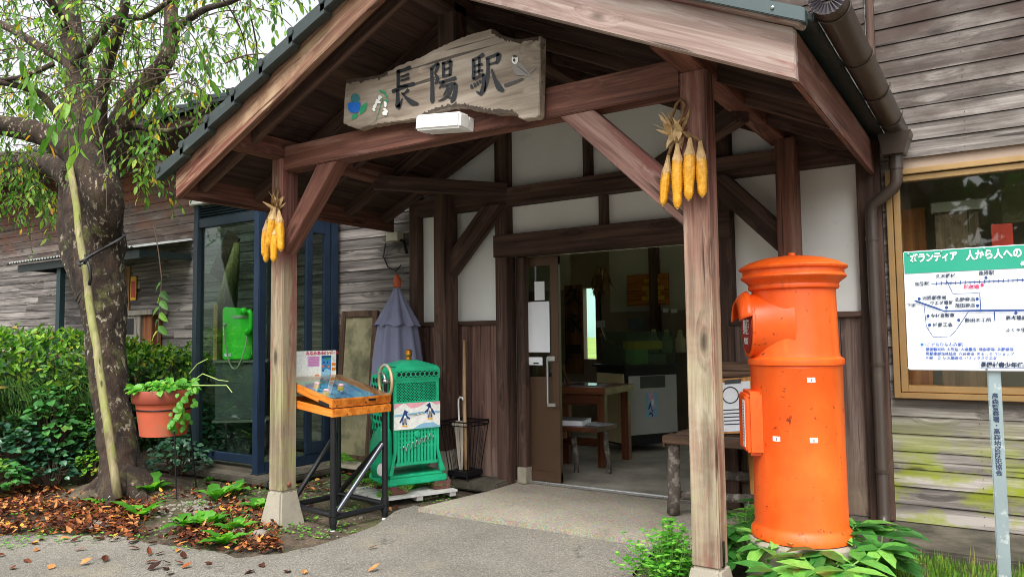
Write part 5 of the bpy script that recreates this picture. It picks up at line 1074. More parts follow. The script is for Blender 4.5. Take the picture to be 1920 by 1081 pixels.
for i in range(3): fzm[i][0], fzm[i][1], fzm[i][2], fzm[i][3] = dirs[0][i], dirs[1][i], (0, 0, 1)[i], fo[i]
b = MB(); b.box((.0, .0, .12), (.62, .5, .86), fzm); b.build('carcass', flat('freezer_dark', '#17191c', .5), fz)
b = MB(); b.box((.03, -.012, .22), (.6, -.001, .78), fzm); b.build('front_panel', flat('freezer_grey', '#b8bab8', .5, var=.05), fz)
b = MB(); b.box((-.012, .02, .14), (-.001, .48, .8), fzm); b.build('side_panel', flat('freezer_cream', '#d6c79a', .5, var=.06), fz)
b = MB(); b.box((-.03, -.03, .861), (.65, .53, .885), fzm); b.build('top', flat('freezer_top', '#22262a', .4), fz)
b = MB(); b.box((.16, -.0145, .66), (.46, -.0125, .775), fzm); b.build('display', flat('grey_display', '#4d5453', .3), fz)
b = MB(); b.box((.22, -.015, .38), (.36, -.0125, .62), fzm); pp = b.build('poster', PAL['sky'], fz)
p = Paint(lambda x, y, k: fzm @ V((.22+.14*x, -.0153-k*.0002, .38+.24*y)))
for k in range(14): p.blob(RN.choice(['sea', 'pink', 'white', 'lilac', 'navy']), ell(U(.3, .7), .06+k*.065, U(.14, .24), U(.04, .07), U(0, 3)))
p.build('poster_print', pp)
for x, y in ((.05, .05), (.57, .05), (.05, .45), (.57, .45)): b = MB(); b.lathe([(.03, -.012), (.03, .012)], 14, mx=fzm @ Matrix.Translation((x, y, .083)) @ Matrix.Rotation(PI/2, 4, 'X')); b.build('castor', m_steel, fz)
gc_ = thing('glass_case', 'green tinted glass case with a yellow packet on top of the freezer', 'display case', (-2.9, 6.8, .886))
b = MB()
for a, c in (((.02, .0, .886), (.6, .006, 1.2)), ((.02, .44, .886), (.6, .446, 1.2)), ((.02, .006, .886), (.026, .44, 1.2)), ((.594, .006, .886), (.6, .44, 1.2)), ((.02, .0, 1.201), (.6, .446, 1.207))): b.box(a, c, fzm)
b.build('glass', glassmat('case_glass', '#d3e6dd', .06, .5), gc_)
tag((lambda b: (b.box((.18, .08, .887), (.33, .25, 1.03), fzm), b.build('green_packet', flat('green_packet', '#a5c47a', .5, var=.2), None))[1])(MB()), 'pale green packet standing inside the glass case', 'packet')
tag((lambda b: (b.box((.16, .07, 1.031), (.5, .26, 1.11), fzm), b.build('yellow_packet', flat('yellow_packet', '#f5b81f', .5, var=.15), None))[1])(MB()), 'bright yellow packet on top inside the glass case', 'packet')
def inplane(name, px0, py0, px1, py1, Y, mat, lab, cat, t=.02): return tag(rect(name, px0, py0, px1, py1, Y, mat, None, t), lab, cat)
vs_ = inplane('shop_board', 1058, 535, 1093, 700, 7.9, wood('sign_board_wood', ('#4d321d', '#74502f', '#8c6540'), axis='Z', knots=.2), 'tall wooden shop name board with three brushed characters inside', 'sign', .03)
for ch, py in (('久', 557), ('永', 608), ('屋', 666)):
    w = at(1075, py, Y=7.895); text(ch, .25, m_black, vs_, facing(w, 0, -1), 'lettering', .006, .002)
os_ = inplane('orange_sign', 1175, 516, 1254, 571, 8.1, wood('orange_sign_wood', ('#8c4f1c', '#b3702b', '#c58542'), knots=.2), 'orange wooden notice board high on the back wall', 'sign')
b = MB()
for i, (x0, x1, y) in enumerate(((1208, 1236, 526), (1204, 1245, 540), (1212, 1238, 549), (1204, 1246, 558))): a, c = at(x0, y-3, Y=8.097), at(x1, y+3, Y=8.097); b.box((a.x, 8.095, c.z), (c.x, 8.098, a.z))
b.build('painted_lines', flat('dark_yellow', '#c9a02c', .6), os_)
for i, (a, lab) in enumerate((((1212, 617, 1234, 661), 'pale shopping bag hanging on the back wall, nearest the poster'), ((1236, 617, 1258, 661), 'pale shopping bag hanging in the middle of three on the wall'), ((1261, 618, 1284, 661), 'pale shopping bag hanging nearest the bleached porch post'))):
    c0, c1 = at(a[0], a[1], Y=8.0), at(a[2], a[3], Y=8.0); cxx, w = (c0.x+c1.x)/2, (c1.x-c0.x)/2; b = MB()
    b.tube([(cxx, 8.05, c1.z), (cxx, 8.05, c1.z+.03), (cxx, 8.05, c1.z+.16), (cxx, 8.05, c0.z-.08), (cxx, 8.05, c0.z)], [w*.8, w*.95, w*.9, w*.55, w*.35], 14, wob=.25, seed=i); b.v = [(x, 8.05+(y-8.05)*.6, z) for x, y, z in b.v]
    tag(b.build('shopping_bag', flat('pale_plastic', '#cfc7b2', .5, var=.08), None, smooth=True), lab, 'bag', 'bags hanging on the back wall')
inplane('pinned_sheet', 1214, 663, 1249, 694, 8.05, m_paper, 'pinkish paper sheet pinned below the shopping bags', 'notice', .004)
inplane('small_picture', 1177, 597, 1206, 617, 8.05, flat('picture_grey', '#5f6c74', .5, var=.3, scale=20), 'small grey framed picture left of the shopping bags', 'picture')
inplane('price_card', 1243, 578, 1253, 585, 8.0, m_paper, 'small white card above the shopping bags, the left of two', 'card', .004); inplane('price_card', 1258, 579, 1270, 586, 8.0, m_paper, 'small white card above the shopping bags, the right of two', 'card', .004)
inplane('grey_placard', 1118, 601, 1134, 613, 6.7, flat('placard_grey', '#8c8f8f', .5), 'little grey placard on a stick above the glass case', 'placard', .004)
b = MB(); b.tube([at(1127, 613, Y=6.705), at(1136, 638, Y=6.75)], .006, 6); b.build('stick', m_steel, [o for o in bpy.data.objects if o.name == 'grey_placard'][0])
tag((lambda b: (b.tube([at(1128, 625, Y=6.78), at(1138, 640, Y=6.82), at(1152, 645, Y=6.85)], [.03, .035, .03], 10), b.build('paper_roll', flat('brown_paper', '#8a6a52', .7, var=.2), None, smooth=True))[1])(MB()), 'brown paper roll lying on the glass case', 'roll')
hc_ = thing('hanging_corn', 'dry brown corn sheaf hanging beside the back window', 'corn', tuple(at(1125, 500, Y=7.6)))
b = MB()
for k in range(40): leaf(b, at(1125+U(-8, 8), 500+U(-5, 25), Y=7.6+U(-.1, .1)), (U(-.5, .5), U(-.5, .5), -1), rv(), U(.15, .3), U(.03, .06), .1, .1)
b.build('leaves', flat('brown_husk', '#7d6238', .9, var=.3, scale=20), hc_)
sf = thing('picture_stand', 'small wooden easel picture stand on the table by the glass door', 'stand', (-3.5, 5.85, .731))
b = MB(); b.bar(at(1048, 675, Y=5.85), at(1067, 722, Y=5.8), .02, .02); b.bar(at(1048, 672, Y=5.85), at(1048, 725, Y=5.9), .02, .02); b.build('frame', m_red, sf); b = MB(); a, c = at(1047, 680, Y=5.87), at(1061, 716, Y=5.87); b.box((a.x-.1, 5.87, c.z), (c.x-.02, 5.88, a.z)); b.build('picture', flat('dark_picture', '#2c3a38', .4, var=.3, scale=12), sf)
# ================================================================ cherry tree
def barkmat():
    t = NT('cherry_bark'); p = t.n('TexCoord').outputs['Object']; n = t.noise(t.vm('MULTIPLY', p, (9, 9, 4)), 1., 7, .7)
    c = t.ramp(n, [(.3, '#17100c'), (.5, '#31241b'), (.7, '#4e3d30')])
    li = t.noise(t.vm('MULTIPLY', p, (26, 26, 15)), 1., 5, .7); big = t.noise(p, 2.2, 3)
    c = t.mix(t.math('MULTIPLY', t.rng(li, .555, .62), t.rng(big, .42, .56)), c, lin('#9a907b'))
    c = t.mix(t.rng(t.noise(p, 5, 5, .7), .55, .68, 0., .75), c, lin('#5d5f32'))
    c = t.mix(t.rng(t.noise(p, 12, 4, .6), .7, .73, 0., .8), c, lin('#a9bba4'))
    t.bsdf(c, .95, 0, t.bump(n, 1., .03)); return t.m
m_cbark = barkmat()
tb = at(225, 905, Z=.12)
tree = thing('cherry_tree', 'old leaning cherry tree with lichen spotted bark and thin drooping leafy branches', 'tree', (tb.x, tb.y, 0))
def limb(b, pts, n=14, wob=.1, sub=5):
    P, Rr = [], []
    ws = [(at(x, y, Y=Y), r*depth(at(x, y, Y=Y))/CF) for x, y, Y, r in pts]
    m = len(ws)
    for i in range(m-1):
        a, c, d, e = ws[max(0, i-1)], ws[i], ws[i+1], ws[min(m-1, i+2)]
        for k in range(sub):
            t = k/sub; q = .5*((2*c[0])+(d[0]-a[0])*t+(2*a[0]-5*c[0]+4*d[0]-e[0])*t*t+(-a[0]+3*c[0]-3*d[0]+e[0])*t**3); P.append(q); Rr.append(c[1]+(d[1]-c[1])*t)
    P.append(ws[-1][0]); Rr.append(ws[-1][1]); b.tube(P, Rr, n, wob=wob, seed=pts[0][0]); return P
b = MB(); LIMBS = []
limb(b, [(236, 930, 3.22, 62), (228, 890, 3.22, 42), (221, 840, 3.22, 35), (210, 760, 3.24, 32), (202, 680, 3.26, 33), (196, 620, 3.28, 36), (186, 530, 3.3, 47), (178, 460, 3.3, 53), (172, 400, 3.3, 50), (178, 330, 3.3, 42), (182, 280, 3.3, 20)], 72, .14, 22)
limb(b, [(176, 600, 3.22, 14), (150, 530, 3.2, 16), (132, 470, 3.2, 17), (130, 400, 3.22, 20), (140, 340, 3.25, 24), (150, 300, 3.3, 16)], 20, .25)
for rx_, ry_, r_0 in ((168, 925, 22), (205, 945, 24), (262, 935, 22), (285, 915, 18)):
    g0, g1 = at(228, 880, Y=3.22), at(rx_, ry_, Z=.0); b.tube([g0, g0*.5+g1*.5+V((0, 0, -.02)), g1, g1+(g1-g0)*.3+V((0, 0, -.06))], [.14, .09, .055, .03], 30, wob=.3)
LIMBS += [limb(b, [(188, 500, 3.32, 8), (196, 430, 3.27, 28), (192, 365, 3.2, 36), (158, 300, 3.15, 33), (110, 264, 3.05, 25), (50, 243, 2.9, 21), (-30, 228, 2.7, 18), (-120, 200, 2.4, 14)], 36, .14, 10),
 limb(b, [(150, 360, 3.35, 24), (115, 318, 3.4, 21), (60, 302, 3.5, 18), (0, 300, 3.7, 15), (-90, 310, 3.9, 11)], 16, .12),
 limb(b, [(172, 330, 3.4, 34), (160, 240, 3.45, 27), (145, 140, 3.5, 23), (132, 50, 3.55, 20), (122, -50, 3.6, 16), (110, -200, 3.7, 10)], 32, .12, 9),
 limb(b, [(185, 330, 3.3, 18), (188, 200, 3.2, 13), (205, 110, 3.15, 10), (232, 20, 3.1, 9), (245, -90, 3.1, 6)], 12, .12),
 limb(b, [(190, 300, 3.35, 32), (225, 235, 3.42, 24), (268, 165, 3.5, 20), (312, 112, 3.6, 16), (322, 50, 3.65, 14), (315, -30, 3.7, 12), (295, -150, 3.8, 8)], 32, .12, 8),
 limb(b, [(132, 122, 3.5, 9), (70, 85, 3.4, 8), (0, 45, 3.3, 7), (-60, 40, 3.2, 5)], 9, .1), limb(b, [(140, 118, 3.45, 9), (180, 75, 3.4, 7), (215, 35, 3.35, 6), (270, 32, 3.3, 5), (320, 0, 3.3, 4)], 9, .1),
 limb(b, [(100, 120, 3.0, 5), (40, 145, 2.8, 4), (-20, 150, 2.7, 4)], 8, .1), limb(b, [(150, 300, 3.2, 8), (90, 190, 3., 7), (30, 160, 2.8, 6), (-50, 150, 2.6, 5)], 8, .1),
 limb(b, [(320, 60, 3.65, 8), (380, 20, 3.5, 6), (440, 0, 3.3, 5), (520, -50, 3.2, 3)], 8, .1), limb(b, [(235, 225, 3.45, 7), (290, 245, 3.5, 5), (350, 235, 3.6, 4), (400, 190, 3.7, 3)], 8, .1), limb(b, [(130, 60, 3.5, 8), (100, 10, 3.3, 7), (60, -60, 3.1, 5)], 8, .1)]
b.build('trunk', m_cbark, tree, smooth=True)
m_twig = flat('twig_bark', '#4a3a2c', .9, var=.3, scale=30)
m_leafT = leafmat('cherry_leaves', [(0., '#2a4f1e'), (.3, '#4a7a2b'), (.62, '#6e9d3a'), (.84, '#86ab45'), (.95, '#aab84a'), (.98, '#d3a62a'), (1., '#c98a2a')], .45)
lb, tw = MB(), MB()
def twig(p, d, n, step, grav, L, thick=.004, start=1, dens=1.):
    pts = [V(p)]; d = V(d).normalized()
    for i in range(n):
        d = (d+V((U(-.12, .12), U(-.12, .12), -grav+U(-.05, .05)))).normalized(); pts.append(pts[-1]+d*step)
        if i >= start and U(0, 1) < dens:
            s = d.cross(V((0, 0, 1))); s = s.normalized() if s.length > .05 else rv(); s *= 1 if i % 2 else -1
            ld = (d*.5+s*U(.3, .9)+V((0, 0, -U(.3, 1.1)))+rv()*.25).normalized(); l = L*U(.7, 1.15); leaf(lb, pts[-1], ld, V((0, 0, 1))+rv()*.7, l, l*U(.3, .4), U(.05, .35), U(.1, .35))
    tw.tube(pts, [thick*(1-.7*i/n) for i in range(n+1)], 4, cap=False)
def ok(px, py, m=25): return px < 300+(322-py)*.945-m
cnt = 0; RG = [((-80, 540, -160, 60), 34), ((-60, 470, 40, 190), 26), ((-60, 400, 150, 290), 17), ((-30, 115, 280, 400), 11), ((222, 345, 290, 392), 12)]
tot = sum(w for _, w in RG)
while cnt < 1080:
    k = U(0, tot)
    for (x0, x1, y0_, y1_), w in RG:
        if k < w: break
        k -= w
    px, py = U(x0, x1), U(y0_, y1_)
    if not ok(px, py): continue
    if 95 < px < 250 and 215 < py < 470 and U(0, 1) < .8: continue
    low = py > 280; Y = U(3.0, 4.2) if low else U(2.7, 6.0)
    if px > 330 and 2.5 < Y < 3.2: continue
    p = at(px, py-12, Y=Y); cnt += 1
    twig(p, (U(-1, 1), U(-1, 1), U(-.3, .5)), RN.randint(7, 12) if low else RN.randint(7, 15), .05, U(.1, .24), U(.056, .09), dens=.95)
for (px, py, Y) in ((110, 190, 2.2), (125, 200, 2.1), (205, 190, 2.3), (20, 90, 2.0), (330, 60, 2.3)):
    twig(at(px, py-20, Y=Y), (U(-.6, .6), U(-.4, .4), -.3), 9, .045, .2, .12)
pts = [at(288, 420, Y=3.0), at(297, 470, Y=3.), at(303, 520, Y=3.), at(301, 560, Y=3.), at(297, 610, Y=3.), at(296, 640, Y=3.)]
tw.tube(pts, .004, 5)
for i, (x, y) in enumerate(((303, 528), (301, 545), (302, 550), (300, 562), (299, 575), (298, 585), (297, 598), (297, 610), (296, 620))):
    s = 1 if i % 2 else -1; leaf(lb, at(x, y, Y=3.), (s*.8, U(-.3, .3), -.6), (U(-.4, .4), -1, .5), .11, .048, .2, .2)
for k in range(70):                                                  # bare hanging twigs
    px, py = U(-20, 480), U(-80, 200)
    if ok(px, py, 60):
        p = at(px, py, Y=U(2.6, 4.6)); d = V((U(-1, 1), U(-1, 1), U(-.2, .5))).normalized(); q = [p]
        for i in range(14): d = (d+V((U(-.1, .1), U(-.1, .1), -.13))).normalized(); q.append(q[-1]+d*.07)
        tw.tube(q, [.006*(1-.05*i) for i in range(15)], 5, cap=False)
lb.cur = 1; lb.add(tw.v, tw.f); lb.build('foliage', [m_leafT, m_twig], tree, fix=False)
s0 = at(222, 934, Z=.03); s1 = at(131, 308, Y=3.0); 
sk = MB(); pp = [s0+(s1-s0)*k/14+V((U(-.006, .006), U(-.006, .006), 0)) for k in range(15)]; sk.tube(pp, [.032-.0004*k for k in range(15)], 14, wob=.15)
m_stake = wood('mossy_stake', ('#57503a', '#7b7255', '#948b6a'), axis='Z', island=False, knots=.3, peel=[('#7d8a3a', 1., .45, .6, .7)])
tag(sk.build('wooden_stake', m_stake, None, smooth=True), 'mossy wooden stake leaning up against the cherry trunk', 'stake')
b = MB(); lo = [at(x, y, Y=Y) for x, y, Y in ((147, 492, 2.93), (160, 486, 2.9), (172, 478, 3.0), (195, 466, 2.98), (222, 450, 3.05), (234, 442, 3.2), (228, 440, 3.45))]
b.tube(lo, .011, 7); b.tube([at(x, y, Y=Y) for x, y, Y in ((146, 490, 2.95), (150, 497, 2.87), (159, 493, 2.87), (163, 484, 2.95))], .012, 7); b.tube([at(x, y, Y=2.95) for x, y in ((152, 545), (146, 556), (142, 565), (147, 568), (152, 555))], .006, 6)
b.tube([at(x, y, Y=3.0) for x, y in ((160, 478), (168, 500), (170, 520), (166, 540))], .012, 7)
tag(b.build('rubber_tie', flat('black_rubber', '#1d1d20', .6), None, smooth=True), 'black rubber strap tying the mossy stake to the cherry trunk', 'strap')
# ================================================================ hedge
m_hl = leafmat('hedge_leaves', [(0., '#3d6b1d'), (.4, '#5a8c28'), (.75, '#7fae35'), (.93, '#a3c043'), (1., '#9a6a2a')], .35)
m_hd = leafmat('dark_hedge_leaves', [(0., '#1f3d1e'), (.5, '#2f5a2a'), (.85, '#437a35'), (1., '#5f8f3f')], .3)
m_ndl = leafmat('yew_needles', [(0., '#23421f'), (.5, '#345c26'), (.85, '#55782e'), (1., '#7a8a35')], .2)
hg = thing('hedge', 'thick clipped hedge with bright leafy top and dark needle sprays below', 'hedge', (-7.6, 3.5, 0))
hl, hd_, hn, hs = MB(), MB(), MB(), MB()
def htop(y): return 1.2-.17*max(0, min(1, (y-3.7)/.8))+.05*NZ.noise(V((y*2.5, 3, 0)))
def hx(y, z): return -6.95-.16*max(0, (z-.85)/.35)**2+.14*NZ.noise(V((y*2.2, z*2.2, 7)))+.1*math.sin(z*3)
for k in range(5200):
    if U(0, 1) < .5: y = U(2., 4.8); z = U(.78, 1.) if U(0, 1) < .35 else U(.95, htop(y)); p = V((hx(y, z)-U(-.05, .14), y, z)); n = V((1, -.3, .5))
    else: y = U(1.9, 4.8); x = -7.0-abs(RN.gauss(0, 1.0)); p = V((x, y, htop(y)+.06*NZ.noise(V((x*2, y*2, 1)))+U(-.1, .05))); n = V((.2, -.1, 1))
    d = (n*.5+rv()).normalized(); leaf(hl if U(0, 1) < .72 else hd_, p, d, n+rv()*.6, U(.045, .085), U(.022, .036), U(0, .3), .2)
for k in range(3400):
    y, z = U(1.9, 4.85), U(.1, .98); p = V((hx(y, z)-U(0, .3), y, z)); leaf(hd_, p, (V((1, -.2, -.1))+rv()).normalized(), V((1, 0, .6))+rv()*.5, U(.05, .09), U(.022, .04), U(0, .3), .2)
for k in range(110):                                                 # young shoots above the clipped top
    y = U(1.9, 4.7); p = V((-7.0-abs(RN.gauss(0, .5)), y, htop(y)-.05)); q = p+V((U(-.06, .1), U(-.06, .06), U(.06, .2))); hs.tube([p, q], [.003, .002], 4)
    for i in range(7): leaf(hl, p+(q-p)*(.3+.1*i), (U(-1, 1), U(-1, 1), U(.1, .8)), rv(), U(.04, .07), U(.018, .03), .2, .2)
for k in range(330):                                                 # needle sprays
    y, z = U(2., 3.75), U(.5, 1.02); p = V((hx(y, z)-U(-.02, .1), y, z)); d = (V((1, U(-.8, .8), U(-.5, .3)))).normalized(); g = U(.05, .2); q = p
    for i in range(13):
        d = (d+V((0, 0, -g))).normalized(); q2 = q+d*.016
        for s in (-1, 1):
            sd = d.cross(V((0, 0, 1))).normalized()*s; leaf(hn, q2, sd+d*.6, (0, 0, 1), .034, .006, .1, 0)
        q = q2
for c in ((3.05, .66), (3.35, .72), (3.5, .62), (2.9, .8)):           # drooping grassy tufts
    for k in range(70):
        p = V((hx(*c)+.02, c[0]+U(-.14, .14), c[1]+U(-.02, .1))); q = [p]; d = V((.8, U(-.6, .6), .2)).normalized()
        for i in range(6): d = (d+V((0, 0, -.32))).normalized(); q.append(q[-1]+d*.04)
        for i in range(6): w = .003*(1-i/6.5); s = V((0, w, 0)); hn.add([q[i]-s, q[i]+s, q[i+1]+s*.8, q[i+1]-s*.8], [(0, 1, 2, 3)])
for k in range(150):
    y = U(2., 4.7); p = V((hx(y, .5)-.35, y, U(.05, .4))); q = p+V((U(.2, .5), U(-.25, .25), U(.25, .7))); hs.tube([p, (p+q)/2+rv()*.05, q], [.012, .008, .004], 5)
core = MB()
for i in range(26):
    for j in range(13):
        y = 1.9+2.85*i/25; z = .0+1.02*j/12*(htop(y)/1.2); core.v.append((hx(y, z)-.30-.12*max(0, j-10)+.08*NZ.noise(V((y*5, z*5, 0))), y, z))
for i in range(25):
    for j in range(12): core.f.append((i*13+j, (i+1)*13+j, (i+1)*13+j+1, i*13+j+1)); core.mi.append(0)
k0 = len(core.v)
for i in range(26):
    y = 1.9+2.85*i/25
    for j in range(8): core.v.append((hx(y, 1)-.6-j*.55, y, htop(y)-.14-(.1 if j == 0 else 0)+.05*NZ.noise(V((y*3, j, 2)))))
for i in range(25):
    for j in range(7): core.f.append((k0+i*8+j, k0+(i+1)*8+j, k0+(i+1)*8+j+1, k0+i*8+j+1)); core.mi.append(0)
core.build('shade_core', flat('hedge_interior', '#2b2a1a', .95, var=.5, scale=18, bump=1.), hg, smooth=True, fix=False)  # added dark sheet, its colour standing for the hedge's shaded inside
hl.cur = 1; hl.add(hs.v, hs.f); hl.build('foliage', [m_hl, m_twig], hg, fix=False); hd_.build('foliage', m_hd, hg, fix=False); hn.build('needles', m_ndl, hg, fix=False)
def rleaf(b, p, d, nrm, r):
    """a rounded leaf"""
    d = V(d).normalized(); s = d.cross(V(nrm)).normalized(); n = s.cross(d); p = V(p)
    o = [(0, 0), (.15, .38), (.5, .52), (.85, .33), (1.08, 0), (.85, -.33), (.5, -.52), (.15, -.38)]
    vs = [p+d*(x*r)+s*(y*r)+n*(.25*abs(y)*r-.25*x*x*r) for x, y in o]+[p+d*(.5*r)-n*.08*r]; b.add(vs, [(8, i, (i+1) % 8) for i in range(8)])
def shrub(name, lab, cat, c, rx, ry, h, n, r, mat, group=None, fr=.5, z0=.05):
    root = thing(name, lab, cat, (c[0], c[1], z0), group); b = MB(); st_ = MB()
    for k in range(n):
        v = rv(); v.z = abs(v.z); q = V((c[0]+v.x*rx*U(fr, 1), c[1]+v.y*ry*U(fr, 1), z0+.04+v.z*h*U(fr, 1))); rleaf(b, q, (v.x+U(-.6, .6), v.y+U(-.6, .6), U(-.3, .5)), (v.x*.5+U(-.3, .3), v.y*.5-.3, 1), r*U(.6, 1.15))
        if k % 5 == 0: st_.tube([(c[0]+v.x*rx*.2, c[1]+v.y*ry*.2, z0-.03), ((c[0]+q.x)/2, (c[1]+q.y)/2, (z0+q.z)/2+.03), q], [.005, .004, .002], 4, cap=False)
    b.build('foliage', mat, root, fix=False); st_.build('stems', m_twig, root, fix=False); return root
m_broad = leafmat('broad_leaves', [(0., '#2c5a2c'), (.5, '#3f7a3a'), (.85, '#569045'), (1., '#86a544')], .3, .4)
m_dkbroad = leafmat('glossy_dark_leaves', [(0., '#1e3d2e'), (.6, '#2f5a42'), (1., '#4a7a50')], .2, .3, .5)
m_bright = leafmat('bright_leaves', [(0., '#3f8426'), (.5, '#599c33'), (.85, '#78b945'), (1., '#98cc5c')], .4, .45)
q = at(130, 815, X=-6.62); shrub('shrub', 'round leaved blue green shrub at the foot of the hedge left of the stake', 'shrub', (-6.72, q.y-.1), .25, .34, .62, 380, .062, m_broad, z0=.2)
q = at(180, 860, X=-6.6); shrub('shrub', 'tiny leaved yellow green shrublet low in front of the hedge', 'shrub', (-6.58, q.y-.02), .13, .17, .36, 420, .026, m_bright, z0=.18)
shrub('shrub', 'low glossy dark leaved shrub at the left edge under the hedge', 'shrub', (-6.68, 2.85), .28, .34, .34, 240, .06, m_dkbroad, z0=.2)
shrub('shrub', 'low glossy dark leaved shrub between the hedge and the cherry trunk', 'shrub', (-6.55, 3.45), .2, .25, .26, 150, .06, m_dkbroad, z0=.2)
shrub('shrub', 'low bluish leaved shrub spilling over the bank nearest the left frame edge', 'shrub', (-6.45, 2.62), .24, .22, .2, 170, .055, m_broad, z0=.06)
shrub('shrub', 'low mixed green shrub spilling down the bank in front of the round leaved one', 'shrub', (-6.42, 3.0), .22, .24, .22, 170, .05, m_dkbroad, z0=.06)
shrub('shrub', 'light green sprawling shrub at the bank foot close to the stake', 'shrub', (-6.38, 3.3), .17, .18, .2, 130, .045, m_hl, z0=.05)
shrub('shrub', 'mid green leafy shrub filling the gap between the trunk and the flower pot', 'shrub', (-6.5, 4.35), .3, .3, .55, 300, .06, m_dkbroad)
q = at(300, 905, Z=.03); shrub('shrub', 'dark ground shrub on the leaf litter under the flower pot', 'shrub', (q.x-.3, q.y+.35), .35, .3, .25, 220, .05, m_dkbroad)
# ---------------------------------------------------------------- plant in the pot
pp_ = thing('potted_plant', 'trailing bright green vine spilling over the terracotta pot with thin tendrils', 'plant', (cx, cy, .75)); b, sb = MB(), MB()
for k in range(210):
    a, r = U(0, 2*PI), .23*math.sqrt(U(0, 1)); x = r*math.cos(a); z = .79+U(0, .09+.09*max(0, x/.2))*(1-r/.34); rleaf(b, (cx+x, cy+r*math.sin(a), z), (math.cos(a)+U(-.7, .7), math.sin(a)+U(-.7, .7), U(-.4, .3)), (U(-.4, .4), -.5+U(-.4, .4), 1), U(.03, .062))
for k in range(34):
    t = U(0, 1)**1.3; p = V((cx+.235+.05*math.sin(t*5)+U(-.02, .06), cy-.02+U(-.08, .1), .82-.3*t)); rleaf(b, p, (U(.1, 1), U(-.6, .3), -.6), (.4, -1, .4), U(.03, .06))
for c in (((360, 715), (380, 700), (410, 712), (428, 714)), ((355, 700), (370, 682), (390, 672)), ((360, 722), (395, 722), (425, 722), (435, 735))): sb.tube([at(x, y, Y=3.25) for x, y in c], [.004, .0035, .003, .0025][:len(c)], 5)
b.build('foliage', m_bright, pp_, fix=False); sb.build('tendrils', flat('tendril', '#a3bf6a', .6), pp_)
# ---------------------------------------------------------------- weeds, ferns, bed plants
def rosette(lab, px, py, n, L, mat=m_bright, up=.7, cat='weed', z=-.02):
    c = at(px, py, Z=z); r = thing('weed', lab, cat, tuple(c), 'leafy weeds among the fallen leaves'); b = MB(); a0 = U(0, 6)
    for k in range(n):
        a = a0+2*PI*k/n+U(-.3, .3); d = V((math.cos(a), math.sin(a), up*U(.5, 1.4))).normalized(); l = L*1.25*U(.7, 1.2); p = V(c); s = d.cross(V((0, 0, 1))).normalized(); up_ = s.cross(d); P = []
        for i in range(7):
            t = i/6; w = l*.2*(math.sin(PI*min(1, t**.75*1.0+.0))*.9+.08)*(1+.22*(-1)**i*(.2 < t < .95)); q = p+d*(l*t)-V((0, 0, 1))*(l*.32*t*t*up); P.append((q-s*w+up_*w*.3, q, q+s*w+up_*w*.3))
        vs = [x for tr in P for x in tr]; fs = [(3*i+j, 3*i+3+j, 3*i+4+j, 3*i+1+j) for i in range(6) for j in (0, 1)]; b.add(vs, fs)
    b.build('leaves', mat, r, fix=False, smooth=True); return r
rosette('tall leafy rosette weed under the left stand leg', 275, 930, 8, .24, up=1.3); rosette('small rosette weed beside the foot of the stake', 198, 948, 7, .15, up=1.); rosette('broad three leaved weed in the leaf litter below the pot', 262, 970, 6, .2, up=.8)
for lab, px, py, n, l in (('long pale leaved weed halfway to the mossy post', 405, 938, 5, .2), ('small upright weed behind the long pale weed', 440, 925, 5, .17), ('bright clump of weed in the middle of the leaf litter', 350, 988, 11, .16), ('bright clump of weed joined to the middle one on its right', 390, 990, 11, .17), ('spreading weed at the edge of the asphalt', 420, 1022, 10, .15), ('weed between the spreading one and the footing', 440, 1000, 8, .14), ('weed leaning on the concrete footing', 485, 955, 6, .15), ('tall strap leaved weed at the pallet corner', 700, 900, 6, .22), ('broad weed by the slatted pallet', 745, 925, 7, .2), ('small weed at the pallet end near the slab', 838, 912, 6, .11), ('weed behind the mossy post in the shade', 610, 880, 6, .15), ('weed inside the pinball table legs', 665, 905, 6, .15), ('sprig of weed by the booth foot', 395, 902, 6, .09)): rosette(lab, px, py, n+2, l, up=1.15)
m_fern = leafmat('fern_fronds', [(0., '#3c7a24'), (.5, '#5a9a30'), (1., '#7fb63f')], .35)
def fern(lab, c, fr, L):
    r = thing('fern', lab, 'fern', tuple(c), 'ferns round the ice shaver'); b = MB()
    for k in range(fr):
        a = U(0, 2*PI); d = V((math.cos(a), math.sin(a), U(.9, 1.7))).normalized(); q = V(c); s = d.cross(V((0, 0, 1))).normalized(); N = 16
        for i in range(N):
            d = (d+V((0, 0, -.085))).normalized(); q2 = q+d*L/N; w = L*.2*math.sin(PI*(.12+.88*i/N)); n = s.cross(d); b.add([q-s*.0015, q+s*.0015, q2+s*.0015, q2-s*.0015], [(0, 1, 2, 3)])
            for t in (-1, 1): leaf(b, q2, s*t+d*.45, n, w, w*.28, .15, .1)
            q = q2
    b.build('fronds', m_fern, r, fix=False)
fern('large fern growing in front of the ice shaver base', at(752, 930, Z=-.02), 9, .42); fern('fern in shade behind the pinball table leg', at(672, 875, Z=.03), 6, .34); fern('small bright fern on the pallet edge', at(800, 928, Z=-.02), 6, .24)
m_hell = leafmat('hellebore_leaves', [(0., '#25541f'), (.4, '#3b7832'), (.75, '#55973f'), (1., '#85bb53')], .3, .4, .45)
